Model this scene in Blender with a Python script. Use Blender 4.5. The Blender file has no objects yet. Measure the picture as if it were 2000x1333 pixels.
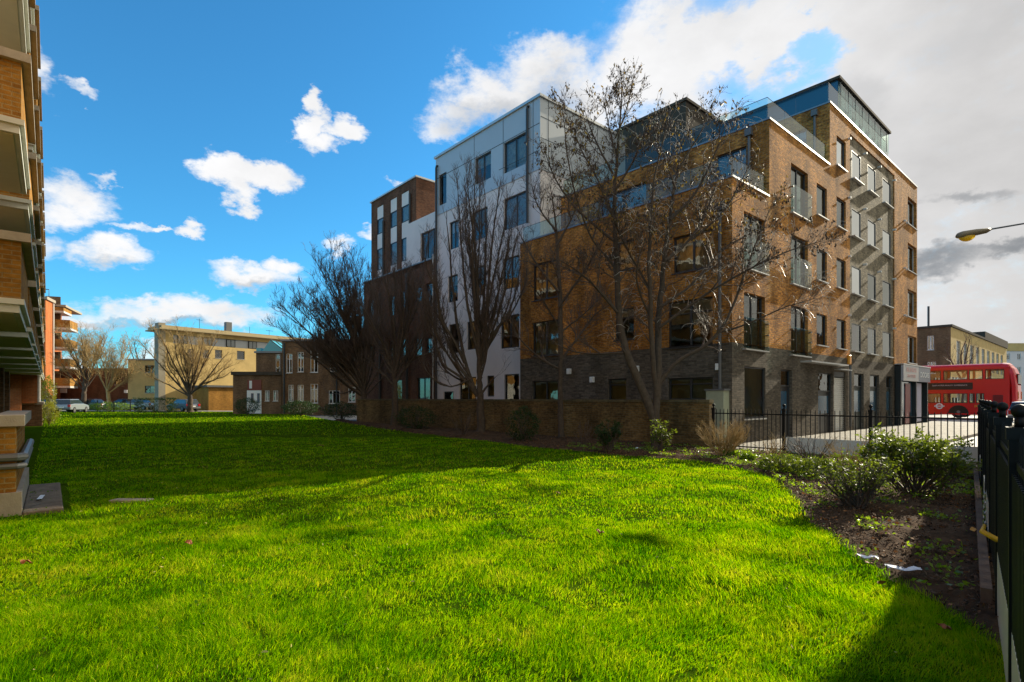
import bpy, bmesh, math, random
import numpy as np
from mathutils import Vector, Matrix
C = bpy.context.scene.collection
R = math.radians
F = 1061.0      # focal length of the photograph in its own pixels (2000 wide)
EYE = 1.6
HOR = 778.0

# ------------------------------------------------------------------ camera, sky, sun
cam = bpy.data.cameras.new('camera'); camo = bpy.data.objects.new('camera', cam); C.objects.link(camo)
camo.location = (0, 0, EYE); camo.rotation_euler = (R(90), 0, 0)
cam.lens = 36 * F / 2000; cam.sensor_width = 36; cam.shift_y = (HOR - 666.5) / 2000
cam.clip_start = 0.05; cam.clip_end = 3000
bpy.context.scene.camera = camo

AX = (-0.659, 0.752)     # direction running along the shaded fronts, away from the camera
BX = (0.752, 0.659)      # direction running along the sunlit street front
SUN_EL = R(23.5); dl = R(3.2)
shx = math.cos(dl) * BX[0] - math.sin(dl) * AX[0]
shy = math.cos(dl) * BX[1] - math.sin(dl) * AX[1]
SUN_ROT = math.atan2(shx, shy)
sun = bpy.data.lights.new('sun', 'SUN'); sun.energy = 5.0; sun.angle = R(0.5); sun.color = (1, .90, .70)
so = bpy.data.objects.new('sun', sun); C.objects.link(so)
sd = Vector((shx * math.cos(SUN_EL), shy * math.cos(SUN_EL), math.sin(SUN_EL))).normalized()
so.rotation_euler = sd.to_track_quat('Z', 'Y').to_euler()

world = bpy.data.worlds.new('World'); bpy.context.scene.world = world; world.use_nodes = True
vs = bpy.context.scene.view_settings
vs.view_transform = 'Standard'; vs.look = 'None'; vs.exposure = 0.6; vs.gamma = 1.0; vs.use_curve_mapping = False

def azel(x, y):
    dx = x - 1000.
    return math.atan2(dx, F), math.atan2(HOR - y, math.hypot(dx, F))

def build_world():
    nt = world.node_tree; N = nt.nodes; L = nt.links; N.clear()
    out = N.new('ShaderNodeOutputWorld'); bg = N.new('ShaderNodeBackground'); L.new(bg.outputs[0], out.inputs[0])
    bg.inputs['Strength'].default_value = 0.1
    sky = N.new('ShaderNodeTexSky'); sky.sky_type = 'NISHITA'; sky.sun_disc = False
    sky.sun_elevation = SUN_EL; sky.sun_rotation = SUN_ROT
    sky.air_density = 1.0; sky.dust_density = 0.3; sky.ozone_density = 2.5
    def m(op, a, b=None, c=None):
        n = N.new('ShaderNodeMath'); n.operation = op
        for i, v in enumerate((a, b, c)):
            if v is None: continue
            if isinstance(v, (int, float)): n.inputs[i].default_value = v
            else: L.new(v, n.inputs[i])
        return n.outputs[0]
    tc = N.new('ShaderNodeTexCoord'); sep = N.new('ShaderNodeSeparateXYZ'); L.new(tc.outputs['Generated'], sep.inputs[0])
    X, Y, Z = sep.outputs
    az = m('ARCTAN2', X, Y)
    el = m('ARCSINE', Z)
    def noise(scale, detail, rough, off=0.0, dist=0.0):
        n = N.new('ShaderNodeTexNoise'); n.inputs['Scale'].default_value = scale
        n.inputs['Detail'].default_value = detail; n.inputs['Roughness'].default_value = rough
        n.inputs['Distortion'].default_value = dist
        mp = N.new('ShaderNodeMapping'); mp.inputs['Location'].default_value = (off, off * .7, off * .3)
        mp.inputs['Scale'].default_value = (1, 1, 1.7)
        L.new(tc.outputs['Generated'], mp.inputs[0]); L.new(mp.outputs[0], n.inputs['Vector'])
        return n.outputs['Fac']
    n1 = noise(7, 7, .62, 3.1); n2 = noise(7, 7, .62, 9.4); n3 = noise(3.2, 5, .55, 5.2); n4 = noise(17, 8, .68, 1.2)
    waz = m('ADD', az, m('MULTIPLY', m('SUBTRACT', n1, .5), .17))
    wel = m('ADD', el, m('MULTIPLY', m('SUBTRACT', n2, .5), .17))
    def blob(x, y, rx, ry, k=1.0):
        a, e = azel(x, y)
        a2 = azel(x + rx, y)[0]; e2 = azel(x, y - ry)[1]
        da = m('MULTIPLY', m('SUBTRACT', waz, a), 1 / abs(a2 - a))
        de = m('MULTIPLY', m('SUBTRACT', wel, e), 1 / abs(e2 - e))
        d = m('ADD', m('MULTIPLY', da, da), m('MULTIPLY', de, de))
        return m('MULTIPLY', m('SUBTRACT', 1.0, d), k)
    def field(bl, floor=-1.0):
        acc = None
        for b in bl:
            o = blob(*b)
            acc = o if acc is None else m('MAXIMUM', acc, o)
        return m('MAXIMUM', acc, floor)
    white = [(455, 345, 70, 62, 1.4), (520, 350, 70, 52, 1.4), (465, 392, 50, 42, 1.2), (605, 205, 26, 46, 1.2), (628, 262, 36, 48, 1.2), (690, 265, 56, 40, 1.2),
             (648, 305, 42, 42), (520, 540, 105, 36), (572, 524, 50, 32), (672, 482, 40, 22, .8), (340, 618, 205, 40), (420, 612, 130, 45), (170, 630, 80, 22, .9),
             (200, 500, 105, 48, 1), (125, 375, 85, 62, .85), (95, 150, 48, 80, .8), (178, 190, 48, 22, .9), (365, 447, 42, 18, .9), (300, 442, 30, 12, .85), (740, 460, 40, 16, .7), (240, 440, 60, 14, .6), (190, 330, 40, 14, .6), (750, 348, 24, 14, .8), (60, 700, 200, 18, .8), (420, 690, 200, 20, .7),
             (60, 460, 60, 40, .6),
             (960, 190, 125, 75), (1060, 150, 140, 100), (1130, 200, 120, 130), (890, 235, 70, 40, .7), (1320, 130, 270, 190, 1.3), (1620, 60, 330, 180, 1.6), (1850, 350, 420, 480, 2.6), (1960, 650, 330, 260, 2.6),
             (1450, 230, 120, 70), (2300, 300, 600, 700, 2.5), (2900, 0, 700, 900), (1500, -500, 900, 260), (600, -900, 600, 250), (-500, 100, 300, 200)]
    blue = [(1385, 20, 60, 66, 1.6), (1622, 95, 70, 32, 1.4), (1480, 175, 160, 48, 1.6), (1570, 140, 110, 36, 1.4), (1170, 30, 60, 80, 1.5), (1080, 5, 90, 30, 1.0), (1230, 262, 60, 50, 1.2), (1100, 225, 30, 30, 0.6)]
    fw = field(white); fb = field(blue, 0.0)
    dens = m('ADD', m('SUBTRACT', fw, 0.0), m('ADD', m('MULTIPLY', m('SUBTRACT', n3, .5), 0.9), m('MULTIPLY', m('SUBTRACT', n4, .5), 1.5)))
    def sm(v, lo, hi):
        q = N.new('ShaderNodeMapRange'); q.interpolation_type = 'SMOOTHSTEP'; q.inputs[1].default_value = lo; q.inputs[2].default_value = hi; L.new(v, q.inputs[0]); return q.outputs[0]
    side = m('MAXIMUM', sm(az, .82, 1.0), m('MULTIPLY', sm(m('MULTIPLY', az, -1.0), 2.2, 2.6), .62))  # unseen cloud beside and behind the view, added and brightened for fill light
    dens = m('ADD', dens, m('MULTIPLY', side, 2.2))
    mr = N.new('ShaderNodeMapRange'); mr.interpolation_type = 'SMOOTHSTEP'
    mr.inputs[1].default_value = 0.05; mr.inputs[2].default_value = 0.95; L.new(dens, mr.inputs[0])
    # scattered thin streaks over the rest of the dome
    mask = m('MULTIPLY', mr.outputs[0], m('SUBTRACT', 1.0, m('MULTIPLY', .68, sm(m('ADD', fb, m('ADD', m('MULTIPLY', m('SUBTRACT', n4, .5), 1.6), m('MULTIPLY', m('SUBTRACT', n3, .5), .8))), .0, 1.5))))
    grey = [(340, 642, 215, 20), (1850, 525, 140, 36), (1880, 395, 90, 24, .8), (1990, 500, 120, 26), (960, 235, 130, 60, .7), (1070, 210, 100, 90, .7), (520, 560, 90, 18, .6), (1690, 190, 70, 80, .35), (200, 525, 90, 22, .6), (480, 385, 50, 25, .3), (1900, 60, 150, 120, .3)]
    fg = m('MAXIMUM', field(grey, 0.0), 0.0)
    gm = N.new('ShaderNodeMapRange'); gm.interpolation_type = 'SMOOTHSTEP'; gm.inputs[2].default_value = 1.3
    L.new(m('ADD', fg, m('MULTIPLY', m('SUBTRACT', n1, .5), 0.5)), gm.inputs[0])
    cc = N.new('ShaderNodeMix'); cc.data_type = 'RGBA'
    cc.inputs[6].default_value = (6.3, 6.3, 6.35, 1); cc.inputs[7].default_value = (2.3, 2.5, 2.75, 1)
    L.new(gm.outputs[0], cc.inputs[0])
    # clouds towards the sun are a warm even grey
    warm = N.new('ShaderNodeMapRange'); warm.interpolation_type = 'SMOOTHSTEP'
    warm.inputs[1].default_value = 0.2; warm.inputs[2].default_value = 0.8; L.new(az, warm.inputs[0])
    cw = N.new('ShaderNodeMix'); cw.data_type = 'RGBA'; cw.blend_type = 'MULTIPLY'; cw.inputs[7].default_value = (.70, .69, .68, 1)
    L.new(warm.outputs[0], cw.inputs[0]); L.new(cc.outputs[2], cw.inputs[6])
    sat = N.new('ShaderNodeMix'); sat.data_type = 'RGBA'; sat.blend_type = 'MULTIPLY'; sat.inputs[0].default_value = 1
    sat.inputs[7].default_value = SKYTINT
    L.new(sky.outputs[0], sat.inputs[6])
    mx = N.new('ShaderNodeMix'); mx.data_type = 'RGBA'
    L.new(mask, mx.inputs[0]); L.new(sat.outputs[2], mx.inputs[6]); L.new(cw.outputs[2], mx.inputs[7])
    br = N.new('ShaderNodeMix'); br.data_type = 'RGBA'; br.blend_type = 'MULTIPLY'; br.inputs[0].default_value = 1; L.new(mx.outputs[2], br.inputs[6])
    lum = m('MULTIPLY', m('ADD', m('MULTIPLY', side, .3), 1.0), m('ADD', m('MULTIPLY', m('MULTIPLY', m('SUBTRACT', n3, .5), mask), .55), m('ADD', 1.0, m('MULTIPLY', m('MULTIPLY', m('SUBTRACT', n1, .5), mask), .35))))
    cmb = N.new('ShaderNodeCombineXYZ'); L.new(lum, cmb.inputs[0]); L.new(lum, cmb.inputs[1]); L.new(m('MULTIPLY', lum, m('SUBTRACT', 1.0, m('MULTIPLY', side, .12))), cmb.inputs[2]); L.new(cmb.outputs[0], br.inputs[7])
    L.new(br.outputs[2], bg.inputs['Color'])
SKYTINT = (.39, 1.16, 1.47, 1)
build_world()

# ------------------------------------------------------------------ helpers
rng = np.random.default_rng(7); random.seed(7)

def tag(o, label=None, cat=None, group=None, kind=None):
    if label: o['label'] = label
    if cat: o['category'] = cat
    if group: o['group'] = group
    if kind: o['kind'] = kind
    return o

def empty(name, loc=(0, 0, 0), rz=0, label=None, cat=None, group=None):
    o = bpy.data.objects.new(name, None); C.objects.link(o)
    o.location = loc; o.rotation_euler = (0, 0, rz); o.empty_display_size = .2
    return tag(o, label, cat, group)

def link_mesh(name, me, mats, parent=None):
    for m_ in (mats if isinstance(mats, (list, tuple)) else [mats]): me.materials.append(m_)
    o = bpy.data.objects.new(name, me); C.objects.link(o); o.parent = parent
    return o

class MB:
    def __init__(s): s.v = []; s.f = []; s.m = []
    def add(s, pts, faces, mi=0):
        b = len(s.v); s.v += [tuple(p) for p in pts]
        for f in faces: s.f.append(tuple(b + i for i in f)); s.m.append(mi)
    def quad(s, a, b, c, d, mi=0): s.add([a, b, c, d], [(0, 1, 2, 3)], mi)
    def box(s, x0, x1, y0, y1, z0, z1, mi=0, M=None):
        p = [(x0, y0, z0), (x1, y0, z0), (x1, y1, z0), (x0, y1, z0), (x0, y0, z1), (x1, y0, z1), (x1, y1, z1), (x0, y1, z1)]
        if M is not None: p = [tuple(M @ Vector(q)) for q in p]
        s.add(p, [(0, 3, 2, 1), (4, 5, 6, 7), (0, 1, 5, 4), (1, 2, 6, 5), (2, 3, 7, 6), (3, 0, 4, 7)], mi)
    def prism(s, pts, y0, y1, mi=0):   # outline in x,z extruded along y
        n = len(pts)
        s.add([(p[0], y0, p[1]) for p in pts] + [(p[0], y1, p[1]) for p in pts],
              [tuple(range(n)), tuple(range(2 * n - 1, n - 1, -1))] + [(i, i + n, (i + 1) % n + n, (i + 1) % n) for i in range(n)], mi)
    def tube(s, pts, rad, n=6, mi=0, cap=True):
        pts = [np.array(p, float) for p in pts]; k = len(pts)
        if not hasattr(rad, '__len__'): rad = [rad] * k
        b = len(s.v)
        for i in range(k):
            t = pts[min(i + 1, k - 1)] - pts[max(i - 1, 0)]; t /= (np.linalg.norm(t) + 1e-9)
            up = np.array((0, 0, 1.)) if abs(t[2]) < .9 else np.array((1., 0, 0))
            e1 = np.cross(t, up); e1 /= np.linalg.norm(e1); e2 = np.cross(t, e1)
            for j in range(n):
                a = 2 * math.pi * j / n
                s.v.append(tuple(pts[i] + rad[i] * (math.cos(a) * e1 + math.sin(a) * e2)))
        for i in range(k - 1):
            for j in range(n):
                j2 = (j + 1) % n
                s.f.append((b + i * n + j, b + (i + 1) * n + j, b + (i + 1) * n + j2, b + i * n + j2)); s.m.append(mi)
        if cap and n > 2:
            s.f.append(tuple(b + j for j in range(n))); s.m.append(mi)
            s.f.append(tuple(b + (k - 1) * n + j for j in range(n - 1, -1, -1))); s.m.append(mi)
    def ball(s, c, r, n=10, mi=0, sz=1.0):
        k = n // 2 + 1; b = len(s.v)
        for i in range(k + 1):
            ph = math.pi * i / k
            for j in range(n):
                a = 2 * math.pi * j / n
                s.v.append((c[0] + r * math.sin(ph) * math.cos(a), c[1] + r * math.sin(ph) * math.sin(a), c[2] + r * sz * math.cos(ph)))
        for i in range(k):
            for j in range(n):
                j2 = (j + 1) % n
                s.f.append((b + i * n + j, b + (i + 1) * n + j, b + (i + 1) * n + j2, b + i * n + j2)); s.m.append(mi)
    def build(s, name, mats, parent=None, smooth=False, bevel=0, loc=None):
        me = bpy.data.meshes.new(name); me.from_pydata(s.v, [], s.f)
        me.polygons.foreach_set('material_index', s.m)
        if bevel:
            bm = bmesh.new(); bm.from_mesh(me); bmesh.ops.remove_doubles(bm, verts=bm.verts, dist=1e-5)
            bmesh.ops.bevel(bm, geom=bm.edges[:], offset=bevel, segments=3, affect='EDGES', profile=.5, clamp_overlap=True)
            bm.to_mesh(me); bm.free()
        boxuv(me)
        if smooth: me.polygons.foreach_set('use_smooth', [True] * len(me.polygons))
        me.update()
        o = link_mesh(name, me, mats, parent)
        if loc: o.location = loc
        return o

def boxuv(me):
    nl = len(me.loops)
    if not nl: return
    uv = me.uv_layers.new(name='UVMap')
    co = np.empty(len(me.vertices) * 3); me.vertices.foreach_get('co', co); co = co.reshape(-1, 3)
    vi = np.empty(nl, int); me.loops.foreach_get('vertex_index', vi)
    nr = np.empty(len(me.polygons) * 3); me.polygons.foreach_get('normal', nr); nr = nr.reshape(-1, 3)
    lt = np.empty(len(me.polygons), int); me.polygons.foreach_get('loop_total', lt)
    n = np.repeat(nr, lt, axis=0); p = co[vi]
    h = np.hypot(n[:, 0], n[:, 1]) + 1e-9
    flat = np.abs(n[:, 2]) > .7
    u = np.where(flat, p[:, 0], (-n[:, 1] * p[:, 0] + n[:, 0] * p[:, 1]) / h)
    v = np.where(flat, p[:, 1], p[:, 2])
    uv.data.foreach_set('uv', np.stack([u, v], 1).ravel())

# ---- materials
def mat(name, col, rough=.7, metal=0, spec=.5, var=0.0, vscale=3.0, bump=0.0, bscale=40.0, trans=None, emit=None):
    m_ = bpy.data.materials.new(name); m_.use_nodes = True; nt = m_.node_tree; N = nt.nodes; L = nt.links
    b = N['Principled BSDF']; b.inputs['Base Color'].default_value = (*col, 1)
    b.inputs['Roughness'].default_value = rough; b.inputs['Metallic'].default_value = metal
    b.inputs['Specular IOR Level'].default_value = spec
    if emit:
        b.inputs['Emission Color'].default_value = (*emit[0], 1); b.inputs['Emission Strength'].default_value = emit[1]
    tc = N.new('ShaderNodeTexCoord')
    if var:
        n = N.new('ShaderNodeTexNoise'); n.inputs['Scale'].default_value = vscale; n.inputs['Detail'].default_value = 6; n.inputs['Roughness'].default_value = .65
        L.new(tc.outputs['Object'], n.inputs['Vector'])
        r = N.new('ShaderNodeMapRange'); r.inputs[1].default_value = .3; r.inputs[2].default_value = .7
        r.inputs[3].default_value = 1 - var; r.inputs[4].default_value = 1 + var * .6
        L.new(n.outputs['Fac'], r.inputs[0])
        x = N.new('ShaderNodeMix'); x.data_type = 'RGBA'; x.blend_type = 'MULTIPLY'; x.inputs[0].default_value = 1
        x.inputs[6].default_value = (*col, 1); L.new(r.outputs[0], x.inputs[7]); L.new(x.outputs[2], b.inputs['Base Color'])
    if bump:
        n2 = N.new('ShaderNodeTexNoise'); n2.inputs['Scale'].default_value = bscale; n2.inputs['Detail'].default_value = 4
        L.new(tc.outputs['Object'], n2.inputs['Vector'])
        bp = N.new('ShaderNodeBump'); bp.inputs['Strength'].default_value = bump; bp.inputs['Distance'].default_value = .02
        L.new(n2.outputs['Fac'], bp.inputs['Height']); L.new(bp.outputs[0], b.inputs['Normal'])
    if trans:
        out = N['Material Output']; t = N.new('ShaderNodeBsdfTranslucent'); t.inputs[0].default_value = (*trans[0], 1)
        mx = N.new('ShaderNodeMixShader'); mx.inputs[0].default_value = trans[1]
        L.new(b.outputs[0], mx.inputs[1]); L.new(t.outputs[0], mx.inputs[2]); L.new(mx.outputs[0], out.inputs[0])
    return m_

def brick(name, c1, c2, mortar, var=.35, bw=.225, rh=.075, ms=.010, rough=.85):
    m_ = bpy.data.materials.new(name); m_.use_nodes = True; nt = m_.node_tree; N = nt.nodes; L = nt.links
    b = N['Principled BSDF']; b.inputs['Roughness'].default_value = rough; b.inputs['Specular IOR Level'].default_value = .08
    uv = N.new('ShaderNodeTexCoord')
    t = N.new('ShaderNodeTexBrick'); t.inputs['Scale'].default_value = 1; t.inputs['Brick Width'].default_value = bw
    t.inputs['Row Height'].default_value = rh; t.inputs['Mortar Size'].default_value = ms; t.inputs['Bias'].default_value = -.1
    t.inputs['Mortar Smooth'].default_value = .2
    t.inputs['Color1'].default_value = (*c1, 1); t.inputs['Color2'].default_value = (*c2, 1); t.inputs['Mortar'].default_value = (*mortar, 1)
    L.new(uv.outputs['UV'], t.inputs['Vector'])
    cur = t.outputs['Color']
    for sc, vv in ((1.1, var), (9.0, var * .8)):
        n = N.new('ShaderNodeTexNoise'); n.inputs['Scale'].default_value = sc; n.inputs['Detail'].default_value = 5
        mp = N.new('ShaderNodeMapping'); mp.inputs['Scale'].default_value = (1, 1, .35 if sc < 2 else 1.5); L.new(uv.outputs['Object'], mp.inputs[0]); L.new(mp.outputs[0], n.inputs['Vector'])
        r = N.new('ShaderNodeMapRange'); r.inputs[1].default_value = .32; r.inputs[2].default_value = .68
        r.inputs[3].default_value = 1 - vv; r.inputs[4].default_value = 1 + vv * .5; L.new(n.outputs['Fac'], r.inputs[0])
        x = N.new('ShaderNodeMix'); x.data_type = 'RGBA'; x.blend_type = 'MULTIPLY'; x.inputs[0].default_value = 1
        L.new(cur, x.inputs[6]); L.new(r.outputs[0], x.inputs[7]); cur = x.outputs[2]
    L.new(cur, b.inputs['Base Color'])
    n = N.new('ShaderNodeTexNoise'); n.inputs['Scale'].default_value = 60; L.new(uv.outputs['Object'], n.inputs['Vector'])
    mx = N.new('ShaderNodeMath'); mx.operation = 'MULTIPLY_ADD'; mx.inputs[1].default_value = -1.0
    L.new(t.outputs['Fac'], mx.inputs[0]); L.new(n.outputs['Fac'], mx.inputs[2])
    bp = N.new('ShaderNodeBump'); bp.inputs['Strength'].default_value = .7; bp.inputs['Distance'].default_value = .012
    L.new(mx.outputs[0], bp.inputs['Height']); L.new(bp.outputs[0], b.inputs['Normal'])
    return m_

def glassmat(name, tint=(.9, .95, .93), ior=1.9, rough=.02, sheet=False):
    m_ = bpy.data.materials.new(name); m_.use_nodes = True; nt = m_.node_tree; N = nt.nodes; L = nt.links
    out = N['Material Output']; N.remove(N['Principled BSDF'])
    t = N.new('ShaderNodeBsdfTransparent'); t.inputs[0].default_value = (*tint, 1)
    g = N.new('ShaderNodeBsdfGlossy'); g.inputs['Roughness'].default_value = rough
    fr = N.new('ShaderNodeFresnel'); fr.inputs[0].default_value = ior
    geo = N.new('ShaderNodeNewGeometry')     # slight unevenness of float glass
    n = N.new('ShaderNodeTexNoise'); n.inputs['Scale'].default_value = 1.3; L.new(geo.outputs['Position'], n.inputs['Vector'])
    bp = N.new('ShaderNodeBump'); bp.inputs['Strength'].default_value = .12; bp.inputs['Distance'].default_value = .05
    L.new(n.outputs['Fac'], bp.inputs['Height']); L.new(bp.outputs[0], g.inputs['Normal'])
    mx = N.new('ShaderNodeMixShader'); fac = fr.outputs[0]
    if sheet:       # a thin solid sheet: reflect once, at its front face
        s_ = N.new('ShaderNodeMath'); s_.operation = 'SUBTRACT'; s_.inputs[0].default_value = 1; L.new(geo.outputs['Backfacing'], s_.inputs[1])
        k_ = N.new('ShaderNodeMath'); k_.operation = 'MULTIPLY'; L.new(s_.outputs[0], k_.inputs[0]); L.new(fac, k_.inputs[1]); fac = k_.outputs[0]
    L.new(fac, mx.inputs[0]); L.new(t.outputs[0], mx.inputs[1]); L.new(g.outputs[0], mx.inputs[2])
    L.new(mx.outputs[0], out.inputs[0]); return m_

M = {}
M['brick'] = brick('golden_brick', (.70, .29, .055), (.33, .115, .024), (.36, .24, .12), .55)
M['greybrick'] = brick('grey_brick', (.185, .15, .112), (.085, .07, .053), (.125, .11, .09), .3)
M['redbrick'] = brick('red_brown_brick', (.20, .085, .045), (.12, .05, .03), (.13, .10, .075))
M['leftbrick'] = brick('amber_brick', (.42, .20, .035), (.28, .12, .022), (.36, .24, .10), .3)
M['darkbrick'] = brick('dark_brown_brick', (.27, .145, .07), (.15, .08, .042), (.2, .15, .1))
M['wallbrick'] = brick('garden_wall_brick', (.24, .145, .055), (.12, .075, .03), (.16, .13, .07), .45)
M['terracotta'] = brick('terracotta_brick', (.55, .17, .05), (.44, .12, .035), (.42, .2, .1), .2)
M['yellow'] = mat('yellow_stock_wall', (.60, .42, .16), .85, var=.18, vscale=.8, bump=.1)
M['render'] = mat('pale_render', (.76, .68, .64), .8, var=.08, vscale=.7, bump=.05)
M['cladding'] = mat('grey_cladding', (.46, .48, .50), .42, metal=.15, var=.05, vscale=.5)
M['panelgap'] = mat('panel_joint', (.07, .075, .08), .95, spec=.1)
M['darkclad'] = mat('dark_cladding', (.075, .06, .045), .85, spec=.15, var=.25)
M['litbaybrick'] = brick('sunlit_bay_brick', (.36, .29, .19), (.16, .13, .09), (.26, .22, .16), .5)  # the grey brick again, with sunlight on the bay put into its colour
M['blueclad'] = mat('blue_grey_glazed_cladding', (.03, .09, .15), .12, spec=.8)
M['frame'] = mat('dark_window_frame', (.035, .036, .038), .45)
M['wframe'] = mat('white_window_frame', (.75, .73, .70), .5)
M['sill'] = mat('pale_sill', (.55, .53, .50), .5)
M['metal'] = mat('brushed_metal', (.5, .5, .5), .3, metal=1)
M['zinc'] = mat('zinc_coping', (.22, .23, .24), .45, metal=.6)
M['coping'] = mat('pale_metal_coping', (.55, .55, .54), .35, metal=.5)
M['pipe'] = mat('black_downpipe', (.02, .02, .022), .4)
M['gpipe'] = mat('grey_downpipe', (.12, .12, .12), .5)
M['glass'] = glassmat('window_glass', (.80, .84, .83), 2.1)
M['balglass'] = glassmat('balustrade_glass', (.78, .88, .86), 1.6, sheet=True)
M['mirror'] = glassmat('sky_reflecting_glass', (.7, .7, .7), 20.0)
M['interior'] = mat('dark_room', (.022, .02, .018), .9)
M['curtain'] = mat('pale_curtain', (.50, .48, .42), .9, var=.35, vscale=6)
M['redcurtain'] = mat('red_curtain', (.25, .06, .05), .9, var=.3, vscale=6)
M['blind'] = mat('green_grey_blind', (.33, .35, .24), .8, var=.08, vscale=8)
M['whiteblind'] = mat('white_blind', (.82, .80, .80), .7)
M['amberroom'] = mat('amber_room', (.38, .24, .09), .9, var=.5, vscale=2)
M['roof'] = mat('grey_roof', (.12, .12, .12), .9, var=.2)
M['concrete'] = mat('concrete', (.36, .31, .24), .85, var=.2, vscale=5, bump=.3, bscale=60)
M['soffit'] = mat('cream_soffit', (.62, .56, .40), .7, var=.06)
M['slabedge'] = mat('white_painted_slab', (.60, .60, .52), .6, var=.12, vscale=2)
M['darkdoor'] = mat('dark_door', (.025, .024, .025), .4)
M['greendoor'] = mat('dark_green_door', (.03, .04, .035), .45)
M['shutter'] = mat('galvanised_shutter', (.55, .54, .50), .4, metal=.4)
M['blackpaint'] = mat('black_gloss_paint', (.006, .006, .006), .55, spec=.2, var=.2)
M['board'] = mat('white_board', (.62, .60, .53), .4, var=.08, vscale=3)
M['bark'] = mat('dark_bark', (.085, .06, .04), .9, var=.4, vscale=8, bump=.8, bscale=30)
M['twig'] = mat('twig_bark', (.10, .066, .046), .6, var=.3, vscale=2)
M['glinttwig'] = mat('sun_glint_twigs', (.60, .54, .45), .35, spec=.8, var=.3, vscale=3)  # sun glints on the twigs are put into this pale colour
M['goldtwig'] = mat('golden_lit_twigs', (.40, .26, .09), .7, var=.3, vscale=3)  # twig colour with the sun's gold put in; bare shrubs share it
M['catkin'] = mat('brown_catkins', (.07, .045, .025), .8, var=.5, vscale=4)
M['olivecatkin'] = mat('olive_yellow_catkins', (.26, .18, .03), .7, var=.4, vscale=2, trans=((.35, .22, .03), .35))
M['asphalt'] = mat('asphalt', (.055, .055, .057), .8, var=.25, vscale=2, bump=.3, bscale=80)
M['white'] = mat('white_paint', (.8, .8, .78), .5)
M['wheel'] = mat('rubber_tyre', (.012, .012, .012), .8)
M['hub'] = mat('wheel_hub', (.2, .2, .2), .4, metal=.5)

def P(x, y, Y):                     # a place seen at photo pixel x, y and Y metres away
    return ((x - 1000) / F * Y, Y, EYE + (HOR - y) / F * Y)
def G(x, y, z=0.0):                 # a place on level ground
    Y = (EYE - z) * F / (y - HOR); return ((x - 1000) / F * Y, Y, z)

class Frame:                        # a building's own axes
    def __init__(s, ox, oy, ang): s.o = (ox, oy); s.a = ang; s.c, s.s = math.cos(ang), math.sin(ang)
    def w(s, x, y): return (s.o[0] + x * s.c - y * s.s, s.o[1] + x * s.s + y * s.c)
    def sA(s, px, plane):           # on the wall y = plane: local x and distance Y
        r = (px - 1000) / F; X0, Y0 = s.w(0, plane)
        t = (r * Y0 - X0) / (s.c - r * s.s); return t, Y0 + t * s.s
    def sB(s, px, plane):           # on the wall x = plane: local y and distance
        r = (px - 1000) / F; X0, Y0 = s.w(plane, 0)
        t = (r * Y0 - X0) / (-s.s - r * s.c); return t, Y0 + t * s.c
    def rect(s, ax, plane, x0, x1, yt, yb):
        f = s.sA if ax == 'A' else s.sB
        a, _ = f(x0, plane); b, _ = f(x1, plane); _, Yc = f((x0 + x1) / 2, plane)
        return (min(a, b), max(a, b), EYE + (HOR - yb) / F * Yc, EYE + (HOR - yt) / F * Yc)

def PT(ax, plane, s_, z, d):        # A faces -y, B faces +x, C faces -x ; d goes into the wall
    if ax == 'A': return (s_, plane + d, z)
    if ax == 'B': return (plane - d, s_, z)
def boxP(mb, ax, plane, s0, s1, z0, z1, d0, d1, mi=0):
    if ax == 'A': mb.box(s0, s1, plane + d0, plane + d1, z0, z1, mi)
    else: mb.box(plane - d1, plane - d0, s0, s1, z0, z1, mi)
def wall(mb, ax, plane, s0, s1, z0, z1, holes=(), dep=.18, mi=0, top=None):
    hs = [(max(h[0], s0), min(h[1], s1), max(h[2], z0), min(h[3], z1)) for h in holes]
    hs = [h for h in hs if h[1] > h[0] + 1e-4 and h[3] > h[2] + 1e-4]
    S = sorted({s0, s1, *[h[0] for h in hs], *[h[1] for h in hs]}); Z = sorted({z0, z1, *[h[2] for h in hs], *[h[3] for h in hs]})
    for i in range(len(S) - 1):
        for j in range(len(Z) - 1):
            cs, cz = (S[i] + S[i + 1]) / 2, (Z[j] + Z[j + 1]) / 2
            if any(h[0] < cs < h[1] and h[2] < cz < h[3] for h in hs): continue
            mb.quad(PT(ax, plane, S[i], Z[j], 0), PT(ax, plane, S[i + 1], Z[j], 0), PT(ax, plane, S[i + 1], Z[j + 1], 0), PT(ax, plane, S[i], Z[j + 1], 0), mi)
    for a, b, c, d in hs:
        q = lambda s_, z, t: PT(ax, plane, s_, z, t)
        mb.quad(q(a, c, 0), q(a, d, 0), q(a, d, dep), q(a, c, dep), mi); mb.quad(q(b, d, 0), q(b, c, 0), q(b, c, dep), q(b, d, dep), mi)
        if d < z1 - 1e-4 or True: mb.quad(q(a, d, 0), q(b, d, 0), q(b, d, dep), q(a, d, dep), mi)
        mb.quad(q(b, c, 0), q(a, c, 0), q(a, c, dep), q(b, c, dep), mi)

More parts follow.
